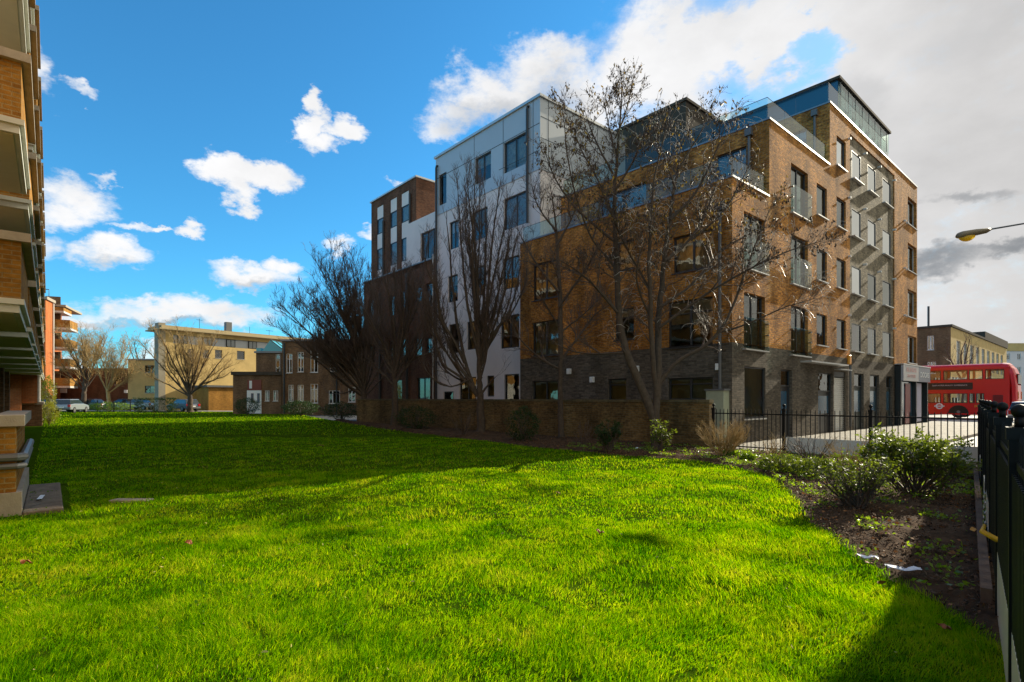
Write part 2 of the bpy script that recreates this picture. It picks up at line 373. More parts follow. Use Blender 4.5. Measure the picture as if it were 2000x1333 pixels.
def window(par, ax, plane, r, back='interior', mull=1, tran=0, sill=True, fr='frame', dep=.10, fwid=.055, name='window', label=None, sillm='sill', sillout=.06, glass='glass'):
    s0, s1, z0, z1 = r; mb = MB(); w = fwid
    e = .003
    s0 += e; s1 -= e; z0 += e; z1 -= e
    for a, b, c, d in ((s0, s0 + w, z0, z1), (s1 - w, s1, z0, z1), (s0 + w, s1 - w, z0, z0 + w), (s0 + w, s1 - w, z1 - w, z1)):
        boxP(mb, ax, plane, a, b, c, d, dep, dep + .07)
    for k in range(mull):
        c = s0 + (s1 - s0) * (k + 1) / (mull + 1); boxP(mb, ax, plane, c - w * .6, c + w * .6, z0 + w, z1 - w, dep + .004, dep + .066)
    for k in range(tran):
        c = z0 + (z1 - z0) * ((.72,) if tran == 1 else [(i + 1) / (tran + 1) for i in range(tran)])[k]
        boxP(mb, ax, plane, s0 + w, s1 - w, c - w * .4, c + w * .4, dep + .007, dep + .062)
    o = mb.build(name, M[fr], par)
    if label: o['label'] = label
    g = MB(); d = dep + .035
    g.quad(PT(ax, plane, s0 + w, z0 + w, d), PT(ax, plane, s1 - w, z0 + w, d), PT(ax, plane, s1 - w, z1 - w, d), PT(ax, plane, s0 + w, z1 - w, d))
    g.build('pane', M[glass], o)
    if back == 'interior' and random.random() < .45 and z1 - z0 > 1:      # a roller blind partly down
        cm = MB(); zb = z1 - (z1 - z0) * random.uniform(.2, .55); d = dep + .11
        cm.quad(PT(ax, plane, s0 + .02, zb, d), PT(ax, plane, s1 - .02, zb, d), PT(ax, plane, s1 - .02, z1, d), PT(ax, plane, s0 + .02, z1, d)); cm.build('blind', M[random.choice(['curtain', 'blind', 'whiteblind'])], o)
    if back in ('curtain', 'redcurtain'):      # hung in folds
        cm = MB(); n = max(6, int((s1 - s0) / .07)); d = dep + .16
        for k in range(n):
            a = s0 + (s1 - s0) * k / n; b = s0 + (s1 - s0) * (k + 1) / n
            da = d + (.035 if k % 2 else 0); db = d + (0 if k % 2 else .035)
            cm.quad(PT(ax, plane, a, z0, da), PT(ax, plane, b, z0, db), PT(ax, plane, b, z1, db), PT(ax, plane, a, z1, da))
        cm.build('curtain', M[back], o)
    else:
        cm = MB(); d = dep + (.12 if 'blind' in back else .8)
        q = lambda s_, z, t: PT(ax, plane, s_, z, t)
        cm.quad(q(s0 - .0, z0, d), q(s1, z0, d), q(s1, z1, d), q(s0, z1, d))
        dd = dep + .075
        for A_, B_ in (((s0, z0), (s0, z1)), ((s1, z1), (s1, z0)), ((s0, z1), (s1, z1)), ((s1, z0), (s0, z0))):
            cm.quad(q(*A_, dd), q(*B_, dd), q(*B_, d), q(*A_, d))
        cm.build('blind' if 'blind' in back else 'room_interior', M[back], o)
    if sill:
        sm = MB(); boxP(sm, ax, plane, s0 - .04, s1 + .04, z0 - .05, z0 - .004, -sillout, dep)
        sm.build('sill', M[sillm], o)
    return o
# ------------------------------------------------------------------ big structure
MF = Frame(7.66, 18.9, math.atan2(-.752, .659))       # street corner block
LF = Frame(-7.95, 8.8, R(40.4))                        # balcony block on the left

def frame_empty(name, fr, label, cat, group=None, x=0, y=0):
    wx, wy = fr.w(x, y)
    return empty(name, (wx, wy, 0), fr.a, label, cat, group)

def sheet(name, pts, z, m_, kind='structure'):
    mb = MB(); mb.add([(p[0], p[1], z) for p in pts], [tuple(range(len(pts)))])
    o = mb.build(name, m_); tag(o, kind=kind); return o

def pavmat():
    m_ = brick('paving_slabs', (.46, .43, .37), (.40, .37, .32), (.2, .18, .15), .15, .6, .45, .012, .7)
    return m_
M['paving'] = pavmat()
M['path'] = mat('pale_path', (.40, .38, .33), .8, var=.15, vscale=1)
M['lawnsoil'] = mat('lawn_base', (.045, .085, .004), 1, spec=0, var=.5, vscale=2.5)
M['soil'] = mat('dark_soil', (.085, .05, .028), 1, spec=.1, var=.6, vscale=5, bump=1.0, bscale=25)

S = 2500
sheet('ground', [(-S, -S), (S, -S), (S, S), (-S, S)], -.14, M['asphalt'])
# roads and pavements round the corner
def mfp(pts): return [MF.w(*p) for p in pts]
mb = MB()
pv = mfp([(0.0, -2.1), (4.4, -2.1), (4.4, 32), (0.0, 32)])
mb.add([(p[0], p[1], 0.0) for p in pv] + [(p[0], p[1], -.2) for p in pv], [(0, 1, 2, 3), (0, 4, 5, 1), (1, 5, 6, 2), (2, 6, 7, 3)])
tag(mb.build('pavement', M['paving']), kind='structure')
mb = MB(); kb = mfp([(4.4, -2.1), (4.55, -2.1), (4.55, 32.15), (4.4, 32.15)])
mb.add([(p[0], p[1], 0.006) for p in kb] + [(p[0], p[1], -.2) for p in kb], [(0, 1, 2, 3), (0, 4, 5, 1), (1, 5, 6, 2), (2, 6, 7, 3), (3, 7, 4, 0)])
tag(mb.build('kerb', M['concrete']), kind='structure')
sheet('road', mfp([(4.55, -30), (6.7, -30), (6.7, 34), (40, 34), (40, 50), (-60, 50), (-60, 34), (4.55, 34)]), -.12, mat('pale_road', (.16, .16, .165), .55, var=.2, vscale=1.5, bump=.2, bscale=60))  # road surface paler than the asphalt ground
mb = MB()
for k in range(9):
    y0 = -6 + k * 4.5
    p = mfp([(5.6, y0 + 8), (5.7, y0 + 8), (5.7, y0 + 9), (5.6, y0 + 9)]); mb.add([(q[0], q[1], -.112) for q in p], [(0, 1, 2, 3)])
for x0 in range(-30, 30, 4):
    p = mfp([(x0, 41.9), (x0 + 2, 41.9), (x0 + 2, 42.02), (x0, 42.02)]); mb.add([(q[0], q[1], -.112) for q in p], [(0, 1, 2, 3)])
tag(mb.build('road_marking', M['white']), kind='structure')
# strip of footpath beyond the lawn
sheet('path', [(-66, 68.5), (-8, 62), (-8, 64), (-66, 73)], 0.01, M['path'])

def height(x, y):                   # gentle unevenness of the lawn
    return .022 * np.sin(x * 1.1 + .6) * np.cos(y * .83) + .014 * np.sin(x * 2.7 + y * 1.9) + .008 * np.sin(x * 6.1 - y * 4.3)
LAWN_EDGE = [(2040, 1400), (1985, 1312), (1900, 1235), (1820, 1180), (1755, 1140), (1700, 1108), (1640, 1065), (1580, 1015), (1545, 965), (1510, 935), (1450, 915), (1370, 902), (1280, 893), (1190, 887), (1100, 878), (900, 856), (710, 830), (620, 815), (575, 807)]
lawn_poly = [G(*p)[:2] for p in LAWN_EDGE]
lawn_poly = [(lawn_poly[0][0] + 1.5, -4)] + lawn_poly + [(-28, 66), (-62, 68.5), LF.w(-1.5, 80), LF.w(-1.5, -9), (-11, -4), (-11, -4)]
def inpoly(x, y, poly):
    ins = np.zeros(len(x), bool); n = len(poly); j = n - 1
    for i in range(n):
        xi, yi = poly[i]; xj, yj = poly[j]
        c = ((yi > y) != (yj > y)) & (x < (xj - xi) * (y - yi) / (yj - yi + 1e-12) + xi)
        ins ^= c; j = i
    return ins
def gridsheet(name, poly, res, hf, m_, lim, keep=None):
    x0, x1, y0, y1 = lim
    nx, ny = int((x1 - x0) / res) + 1, int((y1 - y0) / res) + 1
    X, Y = np.meshgrid(np.linspace(x0, x1, nx), np.linspace(y0, y1, ny))
    Z = hf(X, Y); v = np.stack([X.ravel(), Y.ravel(), Z.ravel()], 1)
    idx = np.arange(nx * ny).reshape(ny, nx)
    q = np.stack([idx[:-1, :-1], idx[:-1, 1:], idx[1:, 1:], idx[1:, :-1]], -1).reshape(-1, 4)
    c = v[q].mean(1)
    q = q[inpoly(c[:, 0], c[:, 1], poly)]
    used, inv = np.unique(q, return_inverse=True); q = inv.reshape(-1, 4)
    me = bpy.data.meshes.new(name); me.from_pydata(v[used].tolist(), [], q.tolist()); boxuv(me)
    me.polygons.foreach_set('use_smooth', [True] * len(me.polygons))
    return tag(link_mesh(name, me, m_), kind='structure')
sheet('lawn_far', lawn_poly, -.06, M['lawnsoil'])
gridsheet('lawn', lawn_poly, .12, height, M['lawnsoil'], (-13, 8, -4, 24))

bed_poly = [lawn_poly[i] for i in range(1, len(LAWN_EDGE) + 1)]
inner = [MF.w(-24.5, -2.2), MF.w(.44, -2.2), (10.6, 12.3), (3.3, 3.5), (2.6, 2.4)]
bed_poly = [(2.3, 2.0)] + bed_poly + inner
edge_pts = np.array([G(*p)[:2] for p in LAWN_EDGE]); _t = np.linspace(0, 1, 12)[:-1]
edge_d = np.concatenate([edge_pts[i] + (edge_pts[i + 1] - edge_pts[i]) * _t[:, None] for i in range(len(edge_pts) - 1)])
sheet_poly = [(p[0] - .22, p[1] - .16) if 0 < i <= len(LAWN_EDGE) else p for i, p in enumerate(bed_poly)]
def bedh(x, y):
    sh = np.shape(x); X_, Y_ = np.ravel(x), np.ravel(y); d = np.full(len(X_), 9.0)
    for q in edge_d: d = np.minimum(d, np.hypot(X_ - q[0], Y_ - q[1]))
    ins = inpoly(X_, Y_, bed_poly); d = np.where(ins, d, -.1); k = np.clip(d / .4, -.3, 1)
    h = .055 + .03 * np.sin(X_ * 2.3 + Y_) * np.sin(Y_ * 1.9) + .018 * np.sin(X_ * 7.3) * np.sin(Y_ * 6.1) + .014 * np.sin(X_ * 17 + Y_ * 11) * np.sin(Y_ * 19 - X_ * 5) + rng.normal(0, .014, len(X_))
    return (-.04 + (h + .04) * k).reshape(sh)
gridsheet('soil_bed', sheet_poly, .07, bedh, M['soil'], (-16, 12, 1.5, 40))

# ---- corner block of brown brick
B1 = frame_empty('brick_apartment_block', MF, 'stepped golden brown brick apartment block on the street corner with glass roof terraces', 'building')
rA = lambda *r: MF.rect('A', 0, *r)
winA = [  # x0,x1,ytop,ybot at the window's middle, backing, mullions, transom
    (rA(1040, 1091, 511, 584), 'amberroom', 1, 0), (rA(1039, 1092, 627, 695), 'curtain', 1, 0),
    (rA(1203, 1238, 470, 527), 'curtain', 0, 0), (rA(1200, 1238, 603, 664), 'interior', 0, 1),
    (rA(1314, 1393, 455, 528), 'curtain', 1, 0), (rA(1304, 1392, 585, 677), 'interior', 1, 1),
    (rA(1039, 1092, 744, 792), 'blind', 1, 0), (rA(1187, 1223, 740, 783), 'blind', 0, 1), (rA(1304, 1392, 738, 782), 'blind', 1, 1)]
TOPG = 3.55
holesA = [w[0] for w in winA]
def rowz(k): return (3.96 + 2.88 * k, 5.36 + 2.88 * k)
cols = {}
for k, (a, b) in {1: (1453, 1494), 2: (1545, 1578), 3: (1595, 1615), 4: (1634, 1652), 5: (1666, 1684), 6: (1697, 1713), 7: (1726, 1742), 8: (1773, 1790)}.items():
    cols[k] = (MF.sB(a, 0)[0], MF.sB(b, 0)[0])
winB = []
for k in (1, 2):
    for r_ in range(2 if k == 1 else 3):
        winB.append(((*cols[k], 3.42 + 2.9 * r_, 5.42 + 2.9 * r_), k, r_))
for k in (3, 4, 5, 6, 7):
    for r_ in range(3 if k == 3 else 4):
        z0, z1 = rowz(r_)
        winB.append(((*cols[k], z0, z1), k, r_))
for r_ in range(4):
    z0, z1 = rowz(r_); winB.append(((*cols[8], z0 - .15, z1 + .15), 8, r_))
gB = {  # ground floor openings on the street side
    'blindwin': (MF.sB(1454, 0)[0], MF.sB(1495, 0)[0], .85, 2.75),
    'door': (MF.sB(1525, 0)[0], MF.sB(1547, 0)[0], 0.02, 2.75),
    'entrance': (MF.sB(1598, 0)[0], MF.sB(1627, 0)[0], 0.02, 2.75),
    'shutter': (MF.sB(1629, 0)[0], MF.sB(1651, 0)[0], 0.02, 2.85),
    'd1': (MF.sB(1668, 0)[0], MF.sB(1687, 0)[0], 0.02, 2.85),
    'd2': (MF.sB(1699, 0)[0], MF.sB(1717, 0)[0], 0.02, 2.85),
    'd3': (MF.sB(1731, 0)[0], MF.sB(1743, 0)[0], 0.02, 2.85)}
L0, T1, T2, TE = -11.0, 2.94, 9.27, 24.7
PA, PB = MF.sB(1660, 0)[0], MF.sB(1747, 0)[0]        # grey brick bay on the street side
mb = MB()
wall(mb, 'A', 0, L0, 0, TOPG, 9.3, holesA); 
wall(mb, 'A', 0, L0, 0, -.2, TOPG, holesA, mi=1)
hb = [w[0] for w in winB] + list(gB.values())
wall(mb, 'B', 0, 0, T1, TOPG, 9.3, hb); wall(mb, 'B', 0, T1, T2, TOPG, 12.3, hb)
wall(mb, 'B', 0, T2, PA, TOPG, 15.2, hb); wall(mb, 'B', 0, PB, TE, TOPG, 15.2, hb)
wall(mb, 'B', 0, PA, PB, 14.65, 15.2, hb)
wall(mb, 'B', -.06, PA, PB, TOPG, 14.65, hb, mi=2, dep=.12)
for yy in (PA, PB): mb.quad((0, yy, TOPG), (-.06, yy, TOPG), (-.06, yy, 14.65), (0, yy, 14.65))
mb.quad((0, PA, 14.65), (0, PB, 14.65), (-.06, PB, 14.65), (-.06, PA, 14.65))
wall(mb, 'B', 0, 0, TE, -.2, TOPG, hb, mi=1)
a1w = [(-2.2, -.9, 9.62, 11.6), (-8.3, -5.6, 9.62, 11.6)]; a2w = [(-2.1, -1.0, 12.6, 14.4)]
wall(mb, 'A', T1, L0, 0, 9.1, 12.3, a1w); wall(mb, 'A', T2, -7.3, 0, 12.1, 15.2, a2w)
wall(mb, 'A', TE, L0, 0, -.2, 15.2)                   # far end (faces away)
mb.quad((L0, 0, -.2), (L0, TE, -.2), (L0, TE, 9.3), (L0, 0, 9.3)); mb.quad((L0, T1, 9.3), (L0, TE, 9.3), (L0, TE, 12.3), (L0, T1, 12.3))
mb.quad((-7.3, T2, 12.3), (-7.3, TE, 12.3), (-7.3, TE, 15.2), (-7.3, T2, 15.2))
mb.build('wall', [M['brick'], M['greybrick'], M['litbaybrick']], B1)
mb = MB()
for (x0, x1, y0, y1, z) in ((L0, 0, 0, T1, 8.95), (L0, 0, T1, T2, 11.95), (L0, -7.3, T2, TE, 11.95), (-7.3, 0, T2, TE, 14.85)):
    mb.quad((x0 + .01, y0 + .01, z), (x1 - .01, y0 + .01, z), (x1 - .01, y1 - .01, z), (x0 + .01, y1 - .01, z))
mb.build('roof', M['roof'], B1)
def coping(par, segs, w=.34, h=.07, m_='zinc'):
    for (x0, y0, x1, y1, z) in segs:
        mb = MB()
        if abs(x1 - x0) > abs(y1 - y0): mb.box(min(x0, x1), max(x0, x1), y0 - .04, y0 + w - .04, z, z + h)
        else: mb.box(x0 - w + .04, x0 + .04, min(y0, y1), max(y0, y1), z, z + h)
        mb.build('coping', M[m_], par)
coping(B1, [(L0, 0, .04, 0, 9.3), (L0, T1, .04, T1, 12.3), (-7.3, T2, .04, T2, 15.2)])
coping(B1, [(0, .31, 0, T1 - .04, 9.3), (0, T1 + .31, 0, T2 - .04, 12.3), (0, T2 + .31, 0, TE, 15.2)], m_='coping')
def balustrade(par, pts, h=.75, name='glass_balustrade'):
    # pts: consecutive corners (x,y,z); each run one glass sheet with clamps
    for (a, b) in zip(pts[:-1], pts[1:]):
        g = MB(); d = Vector(b) - Vector(a); L_ = d.length; d.normalize(); n = Vector((-d.y, d.x, 0)) * .008
        A = Vector(a)
        k = max(1, round(L_ / 1.5)); st = L_ / k
        for i in range(k):
            p = A + d * (i * st + .012); q = A + d * ((i + 1) * st - .012)
            c = [p - n, q - n, q + n, p + n]
            g.add([(*v[:2], v[2]) for v in c] + [(*v[:2], v[2] + h) for v in c], [(0, 3, 2, 1), (4, 5, 6, 7), (0, 1, 5, 4), (1, 2, 6, 5), (2, 3, 7, 6), (3, 0, 4, 7)])
        o = g.build(name, M['balglass'], par)
        f = MB()
        f.tube([A + Vector((0, 0, h + .01)), Vector(b) + Vector((0, 0, h + .01))], .012, 4)
        f.build('top_rail', M['frame'], o)
balustrade(B1, [(-10.9, .1, 9.37), (-.12, .1, 9.37), (-.12, 2.9, 9.37)], .72)
balustrade(B1, [(-10.9, T1 + .1, 12.37), (-.12, T1 + .1, 12.37), (-.12, T2 - .1, 12.37)], .85)
balustrade(B1, [(-7.2, T2 + .1, 15.27), (-.1, T2 + .1, 15.27), (-.1, 18.2, 15.27)], .95)
# penthouses
mb = MB(); mb.box(-6.95, -.55, 12.0, 20.5, 14.85, 17.55); mb.box(-7.0, -.40, 11.85, 20.6, 17.55, 17.68, 1)
mb.build('penthouse', [M['blueclad'], M['darkclad']], B1)
mb = MB(); mb.box(-14.5, -6.9, 8.5, 15.5, 11.9, 17.85, 0); mb.box(-14.6, -6.8, 8.4, 15.6, 17.85, 18.0, 0)
for x_ in np.arange(-14.2, -7, .9): mb.box(x_, x_ + .03, 8.47, 8.5, 12.4, 17.8, 1)
mb.build('stair_tower', [M['darkclad'], M['panelgap']], B1)
mb = MB()
for k in range(8): mb.box(-.50, -.47, 12.2 + k * 1.1, 12.2 + k * 1.1 + .04, 16.3, 17.5)
mb.box(-.49, -.48, 12.1, 20.4, 16.3, 17.5, 1)
mb.build('roof_screen', [M['panelgap'], M['balglass']], B1)
for (r, bk, mu, tr) in winA: window(B1, 'A', 0, r, bk, mu, tr, sill=r[2] > 3.3, sillm='frame', fwid=.06)
mb = MB(); boxP(mb, 'A', 0, rA(1039, 1042, 744, 792)[0], rA(1039, 1042, 744, 792)[1], 1.3, 2.35, -.02, .1)
for (r) in (a1w): window(B1, 'A', T1, r, 'curtain', 1, 0, sill=False)
for (r) in (a2w): window(B1, 'A', T2, r, 'interior', 0, 0, sill=False)
lit = {(5, 3), (6, 3), (7, 3), (5, 2), (6, 2), (7, 2), (5, 1), (4, 3)}  # white blinds and mirror-like glass put bright sky reflections into these panes
for (r, k, r_) in winB:
    if k in (1, 2):
        o = window(B1, 'B', 0, r, 'curtain' if (k, r_) in ((1, 0), (2, 0)) else 'blind', 1, 0, sill=False, dep=.12, name='french_window')
        g = MB(); zt = r[2] + 1.08
        g.box(.10, .116, r[0] - .10, r[1] + .10, r[2] - .04, zt); o2 = g.build('juliet_balcony', M['balglass'], B1)
        c = MB()
        for yy in (r[0] - .06, r[1] + .06):
            for zz in (r[2] + .1, r[2] + .55, zt - .1): c = MB(); c.tube([(0, yy, zz), (.13, yy, zz)], .028, 8); c.build('glass_clamp', M['metal'], o2)
        c = MB(); c.box(0, .13, r[0] - .1, r[1] + .1, r[2] - .09, r[2] - .05); c.build('balcony_sill', M['coping'], o2)
    elif k == 8:
        o = window(B1, 'B', 0, r, 'interior', 0, 0, dep=.16, name='recessed_balcony_opening', fwid=.03, fr='sill', sillm='coping')
    else:
        pl = -.06 if k in (5, 6, 7) else 0
        bk = 'whiteblind' if (k, r_) in lit else ('redcurtain' if r_ == 0 and k < 6 else random.choice(['blind', 'curtain', 'interior']))
        hi = (k, r_) in lit
        window(B1, 'B', pl, r, bk, 0, 0, dep=.0 if k > 4 else .07, fwid=.035 if k > 4 else .05, sillout=.16 if k > 4 else .09, sillm='coping', glass='mirror' if hi else 'glass')
        if False:      # projecting steel lining of these windows
            m2 = MB(); s0, s1, z0, z1 = r
            m2.box(-.06, .09, s0 - .03, s0, z0, z1 + .03); m2.box(-.06, .09, s1, s1 + .03, z0, z1 + .03); m2.box(-.06, .09, s0, s1, z1, z1 + .03)
            m2.build('window_surround', M['frame'], B1)
# ground floor street side
r = gB['blindwin']; window(B1, 'B', 0, r, 'blind', 0, 0, dep=.04, fwid=.06)
def door(par, plane, r, m_='darkdoor', top='redcurtain', name='door', pane=True, tz=.62):
    s0, s1, z0, z1 = r; zt = z1 - tz; b = MB()
    b.box(plane - .2, plane - .14, s0 + .003, s1 - .003, z0, zt - .06); o = b.build(name, M[m_], par)
    f = MB(); f.box(plane - .17, plane - .10, s0 + .003, s0 + .07, z0, z1 - .003); f.box(plane - .17, plane - .10, s1 - .07, s1 - .003, z0, z1 - .003)
    f.box(plane - .17, plane - .10, s0 + .07, s1 - .07, zt - .06, zt); f.box(plane - .17, plane - .10, s0 + .07, s1 - .07, z1 - .06, z1 - .003)
    f.build('door_frame', M['frame'], o)
    g = MB(); g.quad((plane - .13, s0 + .07, zt), (plane - .13, s1 - .07, zt), (plane - .13, s1 - .07, z1 - .06), (plane - .13, s0 + .07, z1 - .06)); g.build('fanlight', M['glass'], o)
    g = MB(); g.quad((plane - .25, s0, zt), (plane - .25, s1, zt), (plane - .25, s1, z1), (plane - .25, s0, z1)); g.build('fanlight_blind', M[top], o)
    h = MB(); h.tube([(plane - .10, s0 + .18, 1.0), (plane - .10, s0 + .18, 1.35)], .014, 6); h.build('handle', M['metal'], o)
    if pane:
        g = MB(); g.box(plane - .14, plane - .135, s0 + .22, s1 - .2, .9, zt - .25); g.build('door_pane', M['blueclad'], o)
    return o
door(B1, 0, gB['door'], 'darkdoor', 'interior'); door(B1, 0, gB['entrance'], 'darkdoor', 'interior', tz=.8)
door(B1, 0, gB['d1'], 'greendoor', 'redcurtain'); door(B1, 0, gB['d2'], 'greendoor', 'curtain'); door(B1, 0, gB['d3'], 'greendoor', 'interior')
s0, s1, z0, z1 = gB['shutter']; mb = MB()
for k in range(27):
    z = z0 + k * .095
    mb.add([(-.10, s0, z), (-.10, s1, z), (-.075, s1, z + .05), (-.075, s0, z + .05), (-.10, s1, z + .09), (-.10, s0, z + .09)], [(0, 1, 2, 3), (3, 2, 4, 5)])
mb.box(-.14, -.03, s0 + .003, s1 - .003, z1 - .24, z1 - .003, 1)
mb.build('roller_shutter', [M['shutter'], M['frame']], B1)
mb = MB(); a = MF.sB(1563, 0)[0]; b = MF.sB(1637, 0)[0]; mb.box(0.002, .45, a, b, 3.10, 3.16); mb.box(0.002, .3, s0, s1, 2.92, 2.96)
mb.build('door_canopy', M['coping'], B1)
mb = MB(); mb.tube([(.06, PA - .12, .2), (.06, PA - .12, 3.2)], .05, 8); mb.build('drainpipe', M['gpipe'], B1)
mb = MB(); yy = MF.sB(1661, 0)[0] - .35; mb.prism([(0, 0), (.0, 0)], 0, 0) if False else None
mb = MB(); mb.box(.0, .12, yy - .15, yy + .15, 3.25, 3.7); mb.build('alarm_box', mat('orange_alarm_box', (.75, .30, .02), .4), B1, bevel=.04)
# downpipes with hoppers
for (x_, y_, z0, z1, mm) in ((rA(1403, 1414, 0, 1)[0] + .1, 0, 1.0, 8.2, 'gpipe'), (-.75, T1, 9.4, 11.9, 'gpipe'), (-.62, T2, 12.4, 14.8, 'gpipe')):
    mb = MB(); mb.tube([(x_, y_ - .08, z0), (x_, y_ - .08, z1)], .055, 10); mb.box(x_ - .13, x_ + .13, y_ - .2, y_ - .004, z1, z1 + .28); mb.build('downpipe', M[mm], B1)
# small lights and vents on the walls
mb = MB()
for (px, py) in ((1113, 726), (1245, 721), (1158, 742), (1404, 717)):
    r_ = rA(px - 2, px + 2, py - 2, py + 2); mb.box(r_[0] - .05, r_[1] + .05, -.12, -.003, r_[2] - .08, r_[3] + .08)
mb.build('bulkhead_light', M['white'], B1, bevel=.02)
mb = MB()
for k in range(4, 8):
    for r_ in range(4 if k > 3 else 3):
        yy = cols[k][1] + .35; zz = rowz(r_)[1] + .3
        if zz < 15: mb = MB(); mb.tube([(-.06 if PA < yy < PB else 0, yy, zz), (.12, yy, zz)], .06, 8); mb.build('wall_vent', M['sill'], B1)
for r_ in (1, 2, 3):
    for q in (.9, .35): mb = MB(); mb.tube([(0, cols[8][0] - q, rowz(r_)[0] - .2), (.12, cols[8][0] - q, rowz(r_)[0] - .2)], .06, 8); mb.build('wall_vent', M['sill'], B1)
# meter cupboard at the corner
mb = MB(); mb.box(-.75, -.1, -.42, -.01, 0, 1.86); mb.box(-.8, -.05, -.46, -.005, 1.86, 1.92, 1)
tag(mb.build('meter_cupboard', [M['blind'], M['gpipe']]), 'grey green metal cupboard against the dark brick corner behind the railings', 'cupboard')
o = bpy.data.objects['meter_cupboard']; o.location = (7.66, 18.9, 0); o.rotation_euler = (0, 0, MF.a)

# ---- shop on the corner
SHX, SHA, SHB = .31, 19.6, 26.0
shop = frame_empty('corner_shop', MF, 'single storey corner shop front with blue grey fascia beside the red bus', 'shop')
mb = MB(); mb.box(.006, .05, SHA, SHB, 0, 3.2); mb.box(.006, SHX, SHA, SHA + .22, 0, 3.5, 1); mb.box(.05, SHX, 23.0, 23.2, 0, 2.75, 1); mb.box(.006, SHX, SHB - .2, SHB, 0, 3.5, 1)
mb.box(-3, .004, TE + .01, SHB, 0, 3.5); mb.box(.003, SHX + .14, SHA + .01, SHB + .05, 3.56, 3.62, 2); mb.box(-3, .003, TE + .01, SHB + .05, 3.5, 3.6, 2)
mb.build('shop_wall', [M['interior'], mat('black_pilaster', (.015, .02, .02), .4), M['coping']], shop)
mb = MB(); mb.box(SHX, SHX + .12, SHA + .05, 23.08, 2.62, 3.54); mb.build('fascia', mat('washed_out_fascia', (.42, .40, .40), .35), shop)
mb = MB(); mb.box(SHX, SHX + .12, 23.10, SHB, 2.62, 3.54); mb.build('fascia', mat('slate_fascia', (.10, .12, .17), .35), shop, )
mb = MB(); mb.box(SHX - .24, SHX - .2, 19.85, 22.9, .5, 2.58); mb.build('shop_window', M['blueclad'], shop)
mb = MB(); mb.box(SHX - .19, SHX - .16, 21.3, 22.4, .05, 2.5); mb.build('red_panel', mat('dull_red_panel', (.22, .02, .02), .4), shop)
mb = MB(); mb.box(SHX - .22, SHX - .15, 23.6, 25.0, .1, 2.55); mb.build('poster_panel', mat('lilac_poster_panel', (.5, .48, .62), .5), shop)
def text(name, s_, size, m_, parent, loc, rot, ext=.004, align='CENTER', sx=1.0):
    cu = bpy.data.curves.new(name, 'FONT'); cu.body = s_; cu.size = size; cu.extrude = ext; cu.align_x = align; cu.align_y = 'CENTER'
    t = bpy.data.objects.new(name + '_c', cu); C.objects.link(t)
    bpy.context.view_layer.update(); dg = bpy.context.evaluated_depsgraph_get()
    me = bpy.data.meshes.new_from_object(t.evaluated_get(dg)); C.objects.unlink(t); bpy.data.objects.remove(t)
    o = link_mesh(name, me, m_, parent); o.location = loc; o.rotation_euler = rot; o.scale = (sx, 1, 1); me.name = name
    return o
text('sign_lettering', 'BLINDS', .36, mat('pink_lettering', (.66, .36, .34), .5), shop, (SHX + .125, 21.4, 3.28), (R(90), 0, R(90)), sx=1.9)
text('sign_lettering', 'SHUTTERS', .26, bpy.data.materials['pink_lettering'], shop, (SHX + .125, 21.4, 2.92), (R(90), 0, R(90)), sx=1.5)
text('sign_lettering', 'DOORS', .46, M['white'], shop, (SHX + .125, 24.55, 3.05), (R(90), 0, R(90)), sx=1.4)

# ---- white rendered block
WP, WX0, WX1 = 1.39, -20.64, -11.0
B2 = frame_empty('white_apartment_block', MF, 'tall pale rendered apartment block with grey metal top storey behind bare trees', 'building')
rW = lambda *r: MF.rect('A', WP, *r)
CL = 13.45; TOPW = 17.15
winW = [(rW(985, 1030, 269, 330), 'curtain', 1), (rW(929, 960, 303, 355), 'interior', 1), (rW(858, 873, 340, 400), 'interior', 0),
        (rW(984, 1032, 380, 443), 'curtain', 1), (rW(923, 952, 409, 468), 'interior', 1), (rW(878, 896, 432, 486), 'interior', 1),
        (rW(982, 1014, 502, 564), 'interior', 1), (rW(923, 948, 520, 578), 'interior', 1), (rW(875, 894, 538, 590), 'interior', 0),
        (rW(978, 1014, 616, 680), 'amberroom', 1), (rW(912, 930, 628, 683), 'curtain', 0), (rW(877, 897, 633, 690), 'amberroom', 0),
        (rW(951, 965, 734, 775), 'amberroom', 0), (rW(897, 930, 737, 800), 'interior', 1), (rW(985, 1014, 731, 790), 'interior', 0), (rW(866, 886, 765, 800), 'interior', 0)]
hw = [w[0] for w in winW]
mb = MB()
wall(mb, 'A', WP, WX0, WX1, -.2, CL, hw); wall(mb, 'A', WP - .04, WX0 - .04, WX1 + .04, CL, TOPW, hw, mi=1)
wall(mb, 'B', WX1, WP, 16, -.2, CL); wall(mb, 'B', WX1 + .04, WP - .04, 16, CL, TOPW, mi=1)
mb.quad((WX0 - .04, WP - .04, CL), (WX1 + .04, WP - .04, CL), (WX1, WP, CL), (WX0, WP, CL), 1)
mb.quad((WX0, WP, -.2), (WX0, 16, -.2), (WX0, 16, TOPW), (WX0, WP, TOPW)); mb.quad((WX0, 16, -.2), (WX1, 16, -.2), (WX1, 16, TOPW), (WX0, 16, TOPW))
mb.build('wall', [M['render'], M['cladding']], B2)
mb = MB(); mb.box(WX0 - .14, WX1 + .14, WP - .14, 16.1, TOPW, TOPW + .14); mb.build('roof', M['coping'], B2)
mb = MB(); pf = WP - .046; px_ = WX1 + .046
xs = [rW(a, a + 1, 0, 1)[0] for a in (927, 983.5, 1042)]
for x_ in xs: mb.box(x_, x_ + .035, pf, pf + .003, CL + .03, TOPW)
def zat(py, px): return EYE + (HOR - py) / F * MF.sA(px, WP)[1]
za, zb = CL + 2.35, CL + .95
